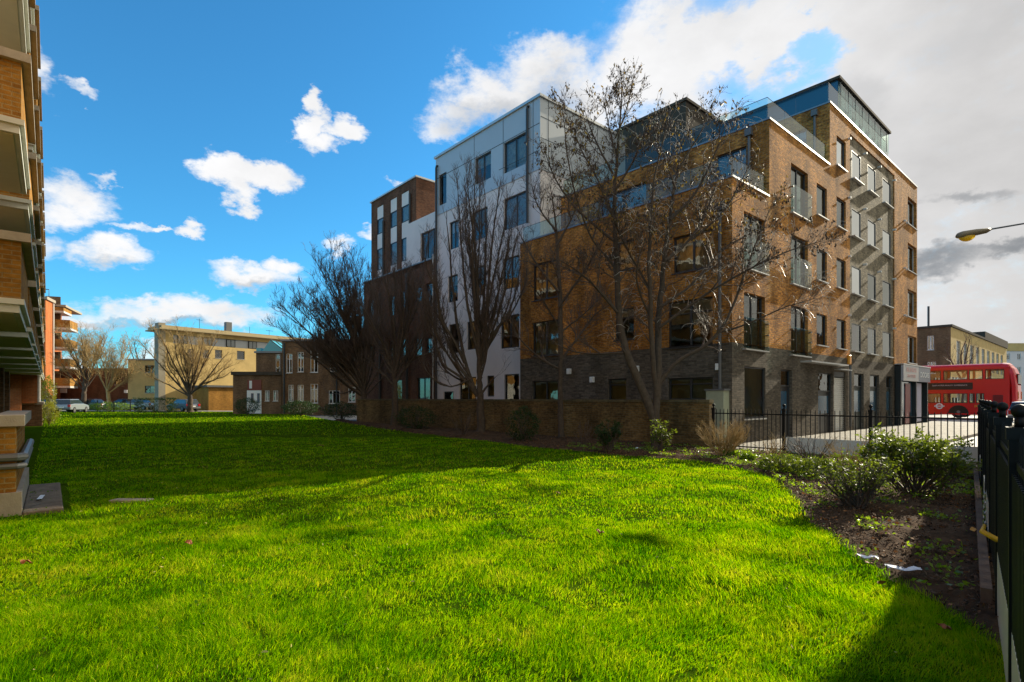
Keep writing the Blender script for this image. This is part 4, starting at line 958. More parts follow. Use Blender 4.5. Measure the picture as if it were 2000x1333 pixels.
# ------------------------------------------------------------------ the bus
def build_bus():
    BF = Frame(*P(1972, 778, 42.0)[:2], MF.a)     # rear corner; body runs towards -x
    e = frame_empty('double_decker_bus', BF, 'red double decker bus with a dark side banner crossing the street end', 'bus')
    red = mat('bus_red', (.62, .006, .012), .25, spec=.7, var=.05); dark = mat('bus_dark_trim', (.012, .012, .013), .3)
    Lb, H, W = 10.4, 4.36, 2.5; z0 = .25
    segsU = [(-1.43, -.31), (-2.44, -1.59), (-4.08, -2.53), (-5.9, -4.25), (-7.8, -6.05), (-9.6, -7.95)]
    segsL = [(-2.0, -1.5), (-2.42, -2.07), (-4.08, -2.53), (-5.9, -4.25), (-8.0, -6.1)]
    hs = [(a, b, 3.1, 3.88) for a, b in segsU] + [(a, b, 1.2, 2.0) for a, b in segsL]
    mb = MB()
    wall(mb, 'A', 0, -Lb, 0, z0, 4.0, hs, dep=.05)
    # far side as the near one, mirrored
    k0 = len(mb.v); tmp = MB(); wall(tmp, 'A', 0, -Lb, 0, z0, 4.0, hs, dep=.05)
    mb.add([(x, W - y, z) for x, y, z in tmp.v], tmp.f)
    # rounded rear: corner strips and back with window hole
    nseg = 6; rr = .32
    prof = [(0, z0), (.10, .6), (.14, 1.4), (.12, 2.6), (.02, 3.5), (-.10, 3.9), (-.28, 4.12)]
    def ring(x, z, ins): return [(x - rr, ins, z), (x - rr * .35, ins + rr * .12, z), (x - .06, ins + rr * .4, z), (x, ins + rr, z), (x, W - rr - ins, z), (x - .06, W - ins - rr * .4, z), (x - rr * .35, W - ins - rr * .12, z), (x - rr, W - ins, z)]
    rings = [ring(rr + x, z, 0 if z < 4 else .15) for x, z in prof]
    for i in range(len(rings) - 1):
        for j in range(7):
            if j == 3 and i in (1, 3): continue
            mb.quad(rings[i][j], rings[i][j + 1], rings[i + 1][j + 1], rings[i + 1][j])
    # front end
    mb.quad((-Lb, W, z0), (-Lb, 0, z0), (-Lb, 0, 4.0), (-Lb, W, 4.0))
    # roof: curved section
    sec = [(0, 4.0), (.03, 4.14), (.12, 4.27), (.35, 4.35), (W / 2, 4.40), (W - .35, 4.35), (W - .12, 4.27), (W - .03, 4.14), (W, 4.0)]
    xs = [(-Lb, -.16), (-Lb + .4, 0), (-.45, 0), (-.1, -.05), (.04, -.2)]
    rows = [[(x, y if dz > -.1 or True else y, z + (dz if z > 4.01 else 0)) for y, z in sec] for x, dz in xs]
    for i in range(len(rows) - 1):
        for j in range(len(sec) - 1): mb.quad(rows[i][j], rows[i + 1][j], rows[i + 1][j + 1], rows[i][j + 1])
    mb.add([rows[-1][j] for j in range(9)], [tuple(range(9))]); mb.add([rows[0][j] for j in range(8, -1, -1)], [tuple(range(9))])
    mb.quad((-Lb, .05, 2.4), (.1, .05, 2.4), (.1, W - .05, 2.4), (-Lb, W - .05, 2.4)); mb.quad((-Lb, .05, .4), (.1, .05, .4), (.1, W - .05, .4), (-Lb, W - .05, .4))
    body = mb.build('body', red, e)
    for (a, b, c, d) in hs:
        for y, nm in ((.03, 'window'), (W - .03, 'window')):
            g = MB(); g.quad((a, y, c), (b, y, c), (b, y, d), (a, y, d)); w_ = g.build(nm, M['glass'], e)
            f = MB()
            for q in ((a, a + .05, c, d), (b - .05, b, c, d), (a, b, c, c + .04), (a, b, d - .04, d)): f.box(q[0], q[1], y - .02, y + .02, q[2], q[3])
            f.build('window_frame', dark, w_)
    g = MB(); g.box(rr + .0, rr + .1, rr, W - rr, .75, 1.3); g.build('rear_grille', dark, e)
    g = MB(); g.box(rr + .08, rr + .14, rr, W - rr, 2.7, 3.4); g.build('rear_window', dark, e)
    for yy in (.3, W - .42):
        g = MB(); g.box(rr + .1, rr + .17, yy, yy + .1, 1.5, 2.1); g.build('rear_light', mat('amber_lamp', (.7, .25, .02), .3), e)
    g = MB(); g.box(-Lb + .2, -.0, -.012, -.002, 1.98, 2.06); g.box(-Lb, 0.1, -.012, 0, .25, .34); g.build('trim_strip', red, e)
    g = MB(); g.box(-5.3, -2.2, -.03, -.004, 2.3, 2.86); ad = g.build('side_banner', mat('banner_black', (.02, .012, .012), .35), e)
    text('banner_lettering', 'OUR HYPER-REALITY EXPERIENCE', .15, mat('banner_letters', (.75, .6, .58), .5), ad, (-3.68, -.035, 2.64), (R(90), 0, 0), sx=1.0)
    text('banner_lettering', 'BOOK NOW', .12, bpy.data.materials['banner_letters'], ad, (-6.5, -.035, 2.25), (R(90), 0, 0), sx=1.6) if False else None
    g = MB(); g.box(-.98, -.38, -.012, -.003, .85, 1.85)
    for k in range(8): g.box(-.95, -.41, -.02, -.011, .9 + k * .105, .93 + k * .105)
    g.build('engine_grille', mat('dark_red_grille', (.18, .004, .006), .5), e)
    # white roundel with bar and the yellow badge
    g = MB(); cx, cz = -4.35, .93; y = -.01
    def ringf(r0, r1, n=28):
        for k in range(n):
            a0, a1 = 2 * math.pi * k / n, 2 * math.pi * (k + 1) / n
            g.quad((cx + r0 * math.cos(a0), y, cz + r0 * math.sin(a0)), (cx + r1 * math.cos(a0), y, cz + r1 * math.sin(a0)), (cx + r1 * math.cos(a1), y, cz + r1 * math.sin(a1)), (cx + r0 * math.cos(a1), y, cz + r0 * math.sin(a1)))
    ringf(.15, .25); g.box(cx - .34, cx + .34, y - .008, y - .002, cz - .045, cz + .045); g.build('roundel_emblem', M['white'], e)
    text('badge_lettering', '24h', .22, mat('badge_yellow', (.75, .5, .03), .5), e, (-1.95, -.012, .95), (R(90), 0, 0))
    # wheels
    for x in (-3.1, -8.9):
        for y0, y1 in ((-.015, .28), (W - .28, W + .015)):
            g = MB(); g.tube([(x, y0 + .04, .48), (x, y1 - .04, .48)], .50, 24); w_ = g.build('wheel', M['wheel'], e, smooth=False)
            g = MB(); yy = y0 - .004 if y0 < 1 else y1 + .004
            g.tube([(x, y0 + .035, .48), (x, y0 + .05, .48)], .30, 18) ; g.tube([(x, y0 + .0, .48), (x, y0 + .04, .48)], .12, 10); g.build('hub', M['hub'], w_)
            if y0 < 1:
                g = MB(); pts = [(x + .66 * math.cos(t), .36 + .66 * math.sin(t)) for t in np.linspace(0, math.pi, 15)]
                g.add([(p[0], -.006, p[1]) for p in pts], [tuple(range(14, -1, -1))]); g.build('wheel_arch', dark, e)
    for k in range(5):
        for yy in (.5, 1.7):
            for zz in (.9, 2.6):
                g = MB(); x = -3.6 - k * 1.25; g.box(x, x + .12, yy, yy + .45, zz - .2, zz + .75); g.build('seat', M['blueclad'], e, bevel=.03)
    return e
build_bus()

# ------------------------------------------------------------------ cars
def car(loc, rz, col, label, estate=True, group='cars parked beyond the lawn'):
    e = empty('parked_car', loc, rz, label, 'car', group)
    paint = mat('car_paint', col, .25, spec=.8, metal=.3)
    low = [(-2.1, .35), (-2.15, .62), (-2.05, .92), (-1.2, 1.0), (.9, .98), (1.9, .82), (2.12, .6), (2.1, .3)]
    mb = MB(); W = .86
    n = len(low)
    ysec = [(-W, 0.0), (-W * .93, .05), (W * .93, .05), (W, 0.0)]
    mb.prism(low, -W, W); b = mb.build('body', paint, e, bevel=.07)
    top = [(-2.0, .93), (-1.72, 1.40), (.25, 1.45), (1.05, .95)] if estate else [(-1.5, .95), (-1.0, 1.38), (.2, 1.42), (1.0, .95)]
    def shrink(pts, w0, w1, name, m_, par):
        g = MB(); k = len(pts)
        zmin = min(p[1] for p in pts); zmax = max(p[1] for p in pts)
        ww = [w0 + (w1 - w0) * (p[1] - zmin) / (zmax - zmin) for p in pts]
        g.add([(p[0], -w, p[1]) for p, w in zip(pts, ww)] + [(p[0], w, p[1]) for p, w in zip(pts, ww)],
              [tuple(range(k)), tuple(range(2 * k - 1, k - 1, -1))] + [(i, i + k, (i + 1) % k + k, (i + 1) % k) for i in range(k)])
        return g.build(name, m_, par, bevel=.03)
    shrink(top, .80, .66, 'window', mat('car_glass', (.02, .03, .035), .08, spec=1), e)
    t2 = [(top[1][0] - .06, 1.39), (top[1][0] + .05, 1.46), (top[2][0] - .1, 1.49), (top[2][0] + .08, 1.42)]
    shrink(t2, .70, .62, 'roof', paint, e)
    for x in (1.35, -1.3):
        for y in (-W, W):
            g = MB(); s = 1 if y > 0 else -1; g.tube([(x, y - s * .18, .32), (x, y + s * .02, .32)], .32, 18); w_ = g.build('wheel', M['wheel'], e)
            g = MB(); g.tube([(x, y + s * .015, .32), (x, y + s * .03, .32)], .2, 12); g.build('hub', M['hub'], w_)
    for y in (-.7, .7):
        g = MB(); g.box(-2.17, -2.08, y - .12, y + .12, .62, .9); g.build('tail_light', mat('tail_red', (.5, .01, .01), .2), e, bevel=.02)
        g = MB(); g.box(1.98, 2.1, y - .14, y + .14, .6, .74); g.build('headlight', M['metal'], e, bevel=.02)
    g = MB(); g.box(-2.17, -2.14, -.26, .26, .56, .68); g.build('number_plate', M['white'], e)
    g = MB(); g.box(-2.2, -2.08, -.84, .84, .36, .5); g.build('bumper', M['gpipe'], e, bevel=.02)
    return e
car((*P(139, 778, 60)[:2], 0), R(106), (.30, .33, .35), 'silver estate car parked nearest at the far left end of the lawn')
car((*P(118, 778, 65)[:2], 0), R(70), (.02, .05, .25), 'dark blue car parked behind the silver car at the far left')
car((*P(358, 778, 66)[:2], 0), R(150), (.12, .13, .17), 'grey car parked behind the small golden tree')
car((*P(240, 778, 74)[:2], 0), R(178), (.04, .05, .06), 'black car parked behind the hedge at the left end of the far car park', False)
car((*P(268, 778, 73)[:2], 0), R(182), (.35, .36, .36), 'pale car roof showing over the far clipped hedge', False)
car((*P(178, 778, 75)[:2], 0), R(175), (.05, .05, .06), 'dark car parked between the two bare trees far left', False)
car((*P(2010, 778, 38)[:2], -.12), R(40), (.7, .7, .7), 'white car behind the tall railings at the right edge', True, None)

# ------------------------------------------------------------------ street lamp
lp = empty('street_lamp', (*P(2190, 778, 14.4)[:2], -.12), 0, 'street lamp head with amber lens reaching in from the right edge on a thin arm', 'street lamp')
def rel(px, py): q = P(px, py, 14.4); return (q[0] - lp.location.x, 0, q[2] + .12)
mb = MB(); mb.tube([(0, 0, 0), (0, 0, 1.2)], .09, 12); mb.tube([(0, 0, 1.2), (0, 0, rel(0, 425)[2])], [.06, .045], 12); mb.build('pole', M['gpipe'], lp)
mb = MB(); mb.tube([rel(2190, 412), rel(2100, 424), rel(2000, 437), rel(1930, 449)], .022, 8); mb.build('arm', M['gpipe'], lp)
cx = rel(1934, 450); mb = MB()
st_ = [(1935, 447, 451, .03), (1927, 446, 456, .07), (1905, 448, 461, .10), (1880, 452, 466, .12), (1872, 455, 466, .10), (1868, 460, 465, .04)]
rr = []
for (px, a, b, w) in st_:
    p = rel(px, a); q = rel(px, b); rr.append([(p[0], w * math.cos(t) , (p[2] + q[2]) / 2 + (p[2] - q[2]) / 2 * math.sin(t)) for t in np.linspace(0, 2 * math.pi, 13)[:-1]])
mb.add([v for r_ in rr for v in r_], [(i * 12 + j, (i + 1) * 12 + j, (i + 1) * 12 + (j + 1) % 12, i * 12 + (j + 1) % 12) for i in range(5) for j in range(12)] + [tuple(range(12)), tuple(range(71, 59, -1))])
mb.build('lamp_head', mat('bronze_lamp_housing', (.24, .16, .08), .5), lp, smooth=True)
mb = MB(); q = rel(1888, 464.5); q0 = rel(1874, 465); q1 = rel(1903, 462)
rr = []
for t in np.linspace(0, 1, 7):
    x = q0[0] + (q1[0] - q0[0]) * t; z = q0[2] + (q1[2] - q0[2]) * t; s = math.sin(math.pi * min(max(t, .04), .96)) ** .5
    rr.append([(x, .105 * s * math.cos(u), z - .12 * s * max(0, math.sin(u)) + .02 * min(0, -math.sin(u)) + .02) for u in np.linspace(0, 2 * math.pi, 13)[:-1]])
mb.add([v for r_ in rr for v in r_], [(i * 12 + j, (i + 1) * 12 + j, (i + 1) * 12 + (j + 1) % 12, i * 12 + (j + 1) % 12) for i in range(6) for j in range(12)])
mb.build('lens', mat('amber_lens', (.85, .58, .05), .2, trans=((1, .75, .08), .6)), lp, smooth=True)

# ------------------------------------------------------------------ trees
class Tubes:                        # many tapering tubes gathered with numpy
    def __init__(s): s.V = []; s.Fq = []; s.n = 0; s.tips = []
    def add(s, P_, R_, sides):
        P_ = np.asarray(P_, float); k = len(P_)
        T = np.gradient(P_, axis=0); T /= np.linalg.norm(T, axis=1, keepdims=True) + 1e-9
        up = np.array((.31, .17, .93)); E1 = np.cross(T, up); E1 /= np.linalg.norm(E1, axis=1, keepdims=True) + 1e-9; E2 = np.cross(T, E1)
        a = np.arange(sides) * 2 * math.pi / sides
        V = P_[:, None] + np.asarray(R_)[:, None, None] * (np.cos(a)[None, :, None] * E1[:, None] + np.sin(a)[None, :, None] * E2[:, None])
        s.V.append(V.reshape(-1, 3))
        i = np.arange(k - 1)[:, None] * sides; j = np.arange(sides)[None]; j2 = (j + 1) % sides
        s.Fq.append((np.stack([i + j, i + sides + j, i + sides + j2, i + j2], -1) + s.n).reshape(-1, 4)); s.n += k * sides
    def build(s, name, m_, parent, smooth=True):
        V = np.concatenate(s.V); Fq = np.concatenate(s.Fq)
        return fastmesh(name, V, Fq, m_, parent, smooth)
def fastmesh(name, V, Fq, m_, parent=None, smooth=False, attr=None):
    me = bpy.data.meshes.new(name); me.vertices.add(len(V)); me.vertices.foreach_set('co', V.astype(np.float32).ravel())
    nf, k = Fq.shape; me.loops.add(nf * k); me.polygons.add(nf)
    me.loops.foreach_set('vertex_index', Fq.astype(np.int32).ravel())
    me.polygons.foreach_set('loop_start', np.arange(nf, dtype=np.int32) * k)
    if smooth: me.polygons.foreach_set('use_smooth', np.ones(nf, bool))
    if attr is not None:
        at = me.attributes.new('rnd', 'FLOAT', 'POINT'); at.data.foreach_set('value', attr.astype(np.float32))
    me.update(calc_edges=True)
    return link_mesh(name, me, m_, parent)
def smoothpath(pts, n):
    pts = np.asarray(pts, float); d = np.r_[0, np.cumsum(np.linalg.norm(np.diff(pts, axis=0), axis=1))]
    t = np.linspace(0, d[-1], n); o = np.stack([np.interp(t, d, pts[:, i]) for i in range(3)], 1)
    for _ in range(2): o[1:-1] = (o[:-2] + 2 * o[1:-1] + o[2:]) / 4
    return o
def rdir(d, spread, rg):
    r = rg.normal(0, 1, 3); r -= r.dot(d) * d; r /= np.linalg.norm(r) + 1e-9
    v = d * math.cos(spread) + r * math.sin(spread); return v / np.linalg.norm(v)
def twigs(T, P_, R_, rg, lvl, maxl, dens, lf, up, spread, tips, droop=0.0, minr=.0035, t0=.25, wob=.18, sides=4):
    L_ = np.linalg.norm(np.diff(P_, axis=0), axis=1).sum(); n = max(1, rg.poisson(dens[lvl] * L_)); k = len(P_)
    for _ in range(n):
        t = t0 + (1 - t0) * rg.random() ** .85; f = t * (k - 1); i = min(int(f), k - 2); p = P_[i] + (P_[i + 1] - P_[i]) * (f - i)
        d = P_[i + 1] - P_[i]; d = d / (np.linalg.norm(d) + 1e-9); r = R_[i] + (R_[i + 1] - R_[i]) * (f - i)
        v = rdir(d, spread * rg.uniform(.6, 1.3), rg); v[2] += up * .5; v /= np.linalg.norm(v)
        ln = lf[lvl] * rg.uniform(.55, 1.25) * (1.15 - .6 * t)
        m_ = 4 if lvl >= maxl else 6; st = ln / (m_ - 1); q = [p]; c = v
        for s_ in range(m_ - 1):
            c = c + rg.normal(0, wob, 3); c[2] += up * .18 - droop * .25 * (s_ / m_) * (1 if lvl >= maxl - 1 else .3); c /= np.linalg.norm(c); q.append(q[-1] + c * st)
        q = np.array(q); r0 = max(min(r * .62, ln * .018 + .002), minr); rr_ = np.linspace(r0, minr * .8, m_)
        T.add(q, rr_, sides if lvl < maxl else 3)
        if lvl < maxl: twigs(T, q, rr_, rg, lvl + 1, maxl, dens, lf, up, spread, tips, droop, minr, .15, wob, sides)
        else: tips.append(q)
def more_limbs(limbs, n, rg, sc=.6, lim=2.0):
    out = list(limbs)
    def rs(pl, k=6):
        p = np.array(pl, float); d = np.r_[0, np.cumsum(np.linalg.norm(np.diff(p, axis=0), axis=1))]; t = np.linspace(0, d[-1], k)
        return np.stack([np.interp(t, d, p[:, i]) for i in range(2)], 1)
    ls = sorted(limbs, key=lambda l: l[0][-1][0])
    for i in range(n):
        k = rg.integers(0, len(ls) - 1); t = rg.uniform(.15, .85); A, B = rs(ls[k][0]), rs(ls[k + 1][0]); p = A * (1 - t) + B * t
        p = p[0] + (p - p[0]) * rg.uniform(.8, 1.04); p[1:-1] += rg.normal(0, 4, (4, 2))
        out.append(([tuple(q) for q in p], rg.uniform(.25, .45) * sc / .6, rg.uniform(-lim, lim)))
    return out
def tree(name, label, Y, trunk, limbs, r0, seed, dens, lf, up=.5, spread=.75, maxl=2, droop=0, dz=1.2, crown_m='twig', minr=.0045, leafy=None, group=None, rscale=1.0, wob=.18, trunkm='bark', auto=0):
    rg = np.random.default_rng(seed); limbs = more_limbs(limbs, auto, rg, lim=dz) if auto else limbs; base = P(trunk[0][0], 778, Y); e = empty(name, (base[0], base[1], 0), 0, label, 'tree', group)
    def conv(pl, dy0, dy1):
        o = []
        for i, (px, py) in enumerate(pl):
            q = P(px, py, Y); t = i / max(1, len(pl) - 1); o.append((q[0] - base[0], dy0 + (dy1 - dy0) * t ** 1.2, q[2]))
        return np.array(o)
    TT = Tubes(); CT = Tubes(); tips = []
    tp = conv(trunk, 0, 0); tp[0, 2] = -.15; sp = smoothpath(tp, 14); rr_ = np.linspace(r0, r0 * .62, 14); rr_[0] *= 1.35; rr_[1] *= 1.12
    sp += rg.normal(0, r0 * .08, sp.shape); TT.add(sp, rr_, 10)
    for li in limbs:
        pl, ra = li[0], li[1]; dd = li[2] if len(li) > 2 else rg.uniform(-dz, dz)
        c = conv(pl, 0, dd); ln = np.linalg.norm(np.diff(c, axis=0), axis=1).sum(); m_ = max(8, int(ln / .3))
        s_ = smoothpath(c, m_); s_[1:] += np.cumsum(rg.normal(0, .012, (m_ - 1, 3)), 0); rr_ = r0 * ra * np.linspace(1, 0, m_) ** .8 * rscale + minr * 1.6
        TT.add(s_, rr_, 7); twigs(CT, s_, rr_, rg, 0, maxl, dens, lf, up, spread, tips, droop, minr, .18, wob)
    TT.build('trunk', M[trunkm], e); CT.build('crown', M[crown_m], e)
    for (n, size, m_, zmin, nm) in (leafy or []):
        idx = rg.integers(0, len(tips), n); V = [];
        pts = np.array([tips[i][rg.integers(1, len(tips[i]))] for i in idx]); pts = pts[pts[:, 2] > zmin]; n = len(pts)
        ln = size * rg.uniform(.6, 1.5, n); w = ln * .28; a = rg.uniform(0, 2 * math.pi, n); tl = rg.normal(0, .35, (n, 2))
        ax = np.stack([tl[:, 0], tl[:, 1], -np.ones(n)], 1); ax /= np.linalg.norm(ax, axis=1, keepdims=True)
        sd_ = np.stack([np.cos(a), np.sin(a), np.zeros(n)], 1)
        V = np.stack([pts, pts + ax * (ln * .5)[:, None] + sd_ * w[:, None], pts + ax * ln[:, None], pts + ax * (ln * .5)[:, None] - sd_ * w[:, None]], 1).reshape(-1, 3)
        fastmesh(nm, V, np.arange(4 * n).reshape(-1, 4), M[m_], e)
    return e, tips, base
treeA, tipsA, baseA = tree('bare_tree', 'tallest bare tree, forked low by the garden wall and hung with brown catkins', 16.8,
    [(1282, 868), (1281, 800), (1283, 760)], [
    ([(1280, 830), (1272, 800), (1240, 735), (1217, 680), (1205, 600), (1197, 480), (1197, 350), (1204, 260), (1210, 160)], .95, .4),
    ([(1284, 780), (1288, 700), (1288, 620), (1300, 500), (1318, 380), (1335, 310), (1345, 265)], .85, .8),
    ([(1283, 770), (1274, 690), (1268, 600), (1262, 480), (1268, 370), (1285, 300), (1295, 260)], .6, -.9),
    ([(1288, 750), (1315, 705), (1360, 690), (1398, 650), (1422, 590), (1445, 500), (1470, 420)], .42, -1.0),
    ([(1205, 610), (1160, 560), (1120, 535), (1080, 520)], .3, -1.2), ([(1198, 470), (1150, 430), (1112, 385), (1080, 320), (1065, 260)], .3, .9),
    ([(1196, 380), (1225, 330), (1245, 285), (1255, 250)], .25, -1), ([(1197, 340), (1170, 280), (1155, 230), (1150, 190)], .22, .9),
    ([(1300, 510), (1350, 470), (1392, 400), (1412, 350), (1420, 310)], .35, .7), ([(1310, 430), (1360, 380), (1380, 320), (1390, 275)], .3, -1.1),
    ([(1288, 640), (1340, 600), (1400, 560), (1470, 520), (1540, 500)], .3, -1.8), ([(1290, 600), (1350, 560), (1430, 470), (1500, 430), (1530, 420)], .28, 1.0),
    ([(1270, 620), (1240, 580), (1225, 540), (1240, 480)], .22, -1.5), ([(1400, 650), (1450, 640), (1500, 610), (1540, 600)], .2, -1.5),
    ([(1218, 690), (1160, 690), (1110, 680), (1060, 640)], .2, 1.3), ([(1266, 560), (1220, 500), (1180, 440), (1150, 400)], .22, -1.6),
    ([(1198, 520), (1150, 470), (1120, 400), (1100, 330), (1090, 250)], .2, -1.5), ([(1197, 420), (1170, 350), (1135, 290), (1115, 220)], .2, .2), ([(1200, 300), (1188, 240), (1184, 200), (1180, 175)], .16, .5), ([(1202, 270), (1222, 220), (1230, 180), (1232, 155)], .16, -.4),
    ([(1320, 370), (1300, 310), (1287, 280), (1284, 250)], .18, .2), ([(1325, 330), (1360, 270), (1370, 250), (1374, 230)], .2, 0), ([(1350, 470), (1400, 430), (1440, 370), (1460, 320)], .2, -.6)],
    .165, 11, [5.4, 6.4, 6.8], [1.1, .52, .27], up=.35, spread=.8, maxl=2, droop=.5, minr=.0040, leafy=[(9000, .07, 'catkin', 5.5, 'catkins'), (2600, .085, 'olivecatkin', 6.5, 'olive_catkins')], rscale=.85)
# olive catkins and drooping twigs of the same tree, sun glint put into the twig colour
def extra_twigs(e, tips, seed, n, zlo, zhi, xlo, m_, name, rad, ln):
    rg = np.random.default_rng(seed); T = Tubes(); c = 0
    for i in rg.permutation(len(tips)):
        q = tips[i]; p = q[-1]
        if not (zlo < p[2] < zhi and p[0] > xlo): continue
        d = q[-1] - q[-2]; d /= np.linalg.norm(d) + 1e-9; pts = [p]
        for k in range(5): d = d + rg.normal(0, .2, 3); d[2] -= .28; d /= np.linalg.norm(d); pts.append(pts[-1] + d * ln / 5 * rg.uniform(.6, 1.2))
        T.add(np.array(pts), np.linspace(rad, rad * .5, 6), 4); c += 1
        if c >= n: break
    if c: o = T.build(name, M[m_], e); o['kind'] = 'stuff'
extra_twigs(treeA, tipsA, 3, 700, 2.6, 10.5, -1.4, 'glinttwig', 'drooping_twigs', .006, .45)
tree('bare_tree', 'slim straight bare tree with spreading side limbs, second from the right along the garden wall', 21,
    [(1097, 862), (1094, 780), (1095, 690)], [
    ([(1095, 690), (1092, 560), (1086, 440), (1072, 350)], .8, .3), ([(1095, 705), (1130, 660), (1165, 610), (1210, 585)], .35),
    ([(1094, 722), (1050, 700), (1010, 660), (985, 600)], .35), ([(1092, 600), (1130, 545), (1170, 480), (1190, 420)], .35), ([(1091, 570), (1050, 520), (1020, 470), (1005, 430)], .35),
    ([(1088, 480), (1120, 420), (1140, 360)], .3), ([(1086, 450), (1050, 400), (1040, 345)], .3), ([(1094, 650), (1140, 610), (1190, 560)], .25, 1.6), ([(1093, 640), (1060, 590), (1030, 570)], .25, -1.5)],
    .125, 12, [5, 5.5, 5], [1.25, .62, .32], up=.5, spread=.75, maxl=2, minr=.0042)
tree('bare_tree', 'bare vase shaped tree with many upright stems in front of the white block', 24.5,
    [(940, 845), (938, 780), (937, 735)], [
    ([(937, 740), (936, 620), (930, 480), (915, 350)], .75), ([(938, 700), (950, 580), (962, 450), (975, 355)], .55), ([(930, 770), (905, 700), (888, 620), (878, 500), (868, 400)], .6, 1),
    ([(938, 720), (962, 650), (985, 580), (1010, 480)], .45, -1), ([(935, 700), (914, 600), (903, 500), (898, 370)], .5, -1.2), ([(932, 775), (890, 715), (858, 660), (830, 590), (825, 520)], .4, .6),
    ([(940, 770), (958, 745), (970, 735)], .4, -.3), ([(938, 650), (945, 540), (947, 430), (942, 345)], .5, 1.3), ([(900, 690), (860, 620), (845, 540), (840, 450)], .35, 1.2), ([(960, 655), (1000, 610), (1030, 540), (1035, 460)], .3, 1.2), ([(934, 660), (925, 560), (920, 450), (930, 360)], .4, -1.5),
    ([(920, 740), (880, 760), (850, 745), (820, 700)], .25, -1)],
    .20, 13, [3.6, 4.6, 5], [1.2, .65, .36], up=.8, spread=.6, maxl=2, minr=.0048, rscale=.7, auto=18, dz=1.8)
tree('bare_tree', 'smaller bare tree with a short thick trunk in front of the red brown block', 30.5,
    [(770, 818), (772, 770), (770, 740)], [
    ([(770, 745), (758, 680), (738, 620), (722, 550)], .6), ([(770, 740), (786, 660), (792, 590), (788, 515)], .6), ([(772, 750), (802, 700), (828, 650), (850, 590)], .5), ([(770, 755), (738, 722), (712, 690)], .4),
    ([(770, 720), (770, 640), (766, 560), (760, 500)], .5, 1.5), ([(800, 700), (850, 690), (880, 660)], .3), ([(786, 660), (815, 600), (825, 530)], .4), ([(758, 690), (735, 640), (715, 600)], .3, -1.5)],
    .21, 14, [3.6, 4.4, 4.5], [1.3, .75, .42], up=.6, spread=.7, maxl=2, minr=.0055, rscale=.65, auto=16, dz=1.8)
tree('bare_tree', 'wide dense bare tree leaning over the old brick house with a fan of dark stems', 36,
    [(712, 815), (711, 785), (711, 765)], [
    ([(711, 770), (675, 725), (620, 660), (562, 600)], .5), ([(711, 768), (685, 700), (645, 610), (600, 540)], .55), ([(711, 765), (698, 680), (678, 580), (655, 515)], .55), ([(711, 765), (708, 660), (700, 560), (690, 510)], .6),
    ([(711, 765), (730, 690), (745, 610), (742, 550)], .5), ([(708, 775), (655, 740), (600, 700), (555, 655)], .4), ([(712, 775), (750, 735), (785, 700)], .35), ([(700, 720), (650, 650), (610, 580), (575, 560)], .4, 2), ([(706, 700), (672, 610), (640, 540), (628, 515)], .4, -2), ([(700, 760), (660, 770), (625, 765)], .3),
    ([(711, 750), (690, 640), (670, 560), (672, 510)], .45, -2.4), ([(708, 760), (660, 690), (600, 640), (575, 620)], .4, -2.2), ([(711, 770), (700, 730), (640, 720), (590, 690)], .35, 2)],
    .27, 15, [3.5, 4.4, 4.6], [1.35, .8, .46], up=.6, spread=.62, maxl=2, minr=.007, dz=2.8, rscale=.5, auto=42)
tree('bare_tree', 'small bare tree lit gold in front of the long yellow building', 62,
    [(371, 800), (371, 785), (371, 770)], [
    ([(371, 775), (340, 740), (310, 700), (280, 660)], .5), ([(371, 772), (350, 720), (335, 670), (322, 650)], .5), ([(371, 770), (368, 720), (365, 665), (362, 640)], .5), ([(371, 770), (390, 720), (405, 680), (412, 655)], .5),
    ([(371, 772), (405, 740), (430, 710), (452, 690)], .5), ([(371, 775), (330, 750), (300, 735), (285, 715)], .35), ([(371, 770), (412, 745), (440, 735), (455, 720)], .35), ([(371, 772), (355, 700), (345, 660)], .4, 2.5), ([(371, 772), (385, 690), (390, 655)], .4, -2.5)],
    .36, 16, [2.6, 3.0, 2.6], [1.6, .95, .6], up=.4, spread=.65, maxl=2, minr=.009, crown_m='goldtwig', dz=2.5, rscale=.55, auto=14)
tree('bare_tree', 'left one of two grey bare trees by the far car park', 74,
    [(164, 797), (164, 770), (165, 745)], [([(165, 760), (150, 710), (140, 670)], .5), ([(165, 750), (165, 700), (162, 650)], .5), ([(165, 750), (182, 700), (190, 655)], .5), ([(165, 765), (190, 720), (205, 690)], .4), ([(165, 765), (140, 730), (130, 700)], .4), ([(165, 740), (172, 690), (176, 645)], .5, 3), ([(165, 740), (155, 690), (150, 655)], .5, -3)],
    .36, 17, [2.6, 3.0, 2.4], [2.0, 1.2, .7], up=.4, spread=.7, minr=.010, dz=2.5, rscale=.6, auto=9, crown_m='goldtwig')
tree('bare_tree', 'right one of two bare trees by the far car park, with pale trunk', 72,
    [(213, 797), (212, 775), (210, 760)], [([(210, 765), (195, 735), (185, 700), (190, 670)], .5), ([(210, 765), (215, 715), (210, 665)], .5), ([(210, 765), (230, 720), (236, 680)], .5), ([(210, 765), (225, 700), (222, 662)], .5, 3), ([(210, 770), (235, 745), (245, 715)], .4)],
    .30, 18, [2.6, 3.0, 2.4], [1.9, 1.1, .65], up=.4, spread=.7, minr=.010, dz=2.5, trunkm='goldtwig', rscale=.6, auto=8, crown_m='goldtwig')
tree('bare_tree', 'distant bare tree above the roof of the small brick building', 105,
    [(272, 795), (272, 740)], [([(272, 740), (260, 700), (252, 680)], .5), ([(272, 740), (272, 700), (270, 670)], .5), ([(272, 740), (285, 700), (292, 680)], .5)], .3, 19, [1.8, 1.6, 1.2], [2.2, 1.2, .7], minr=.02)
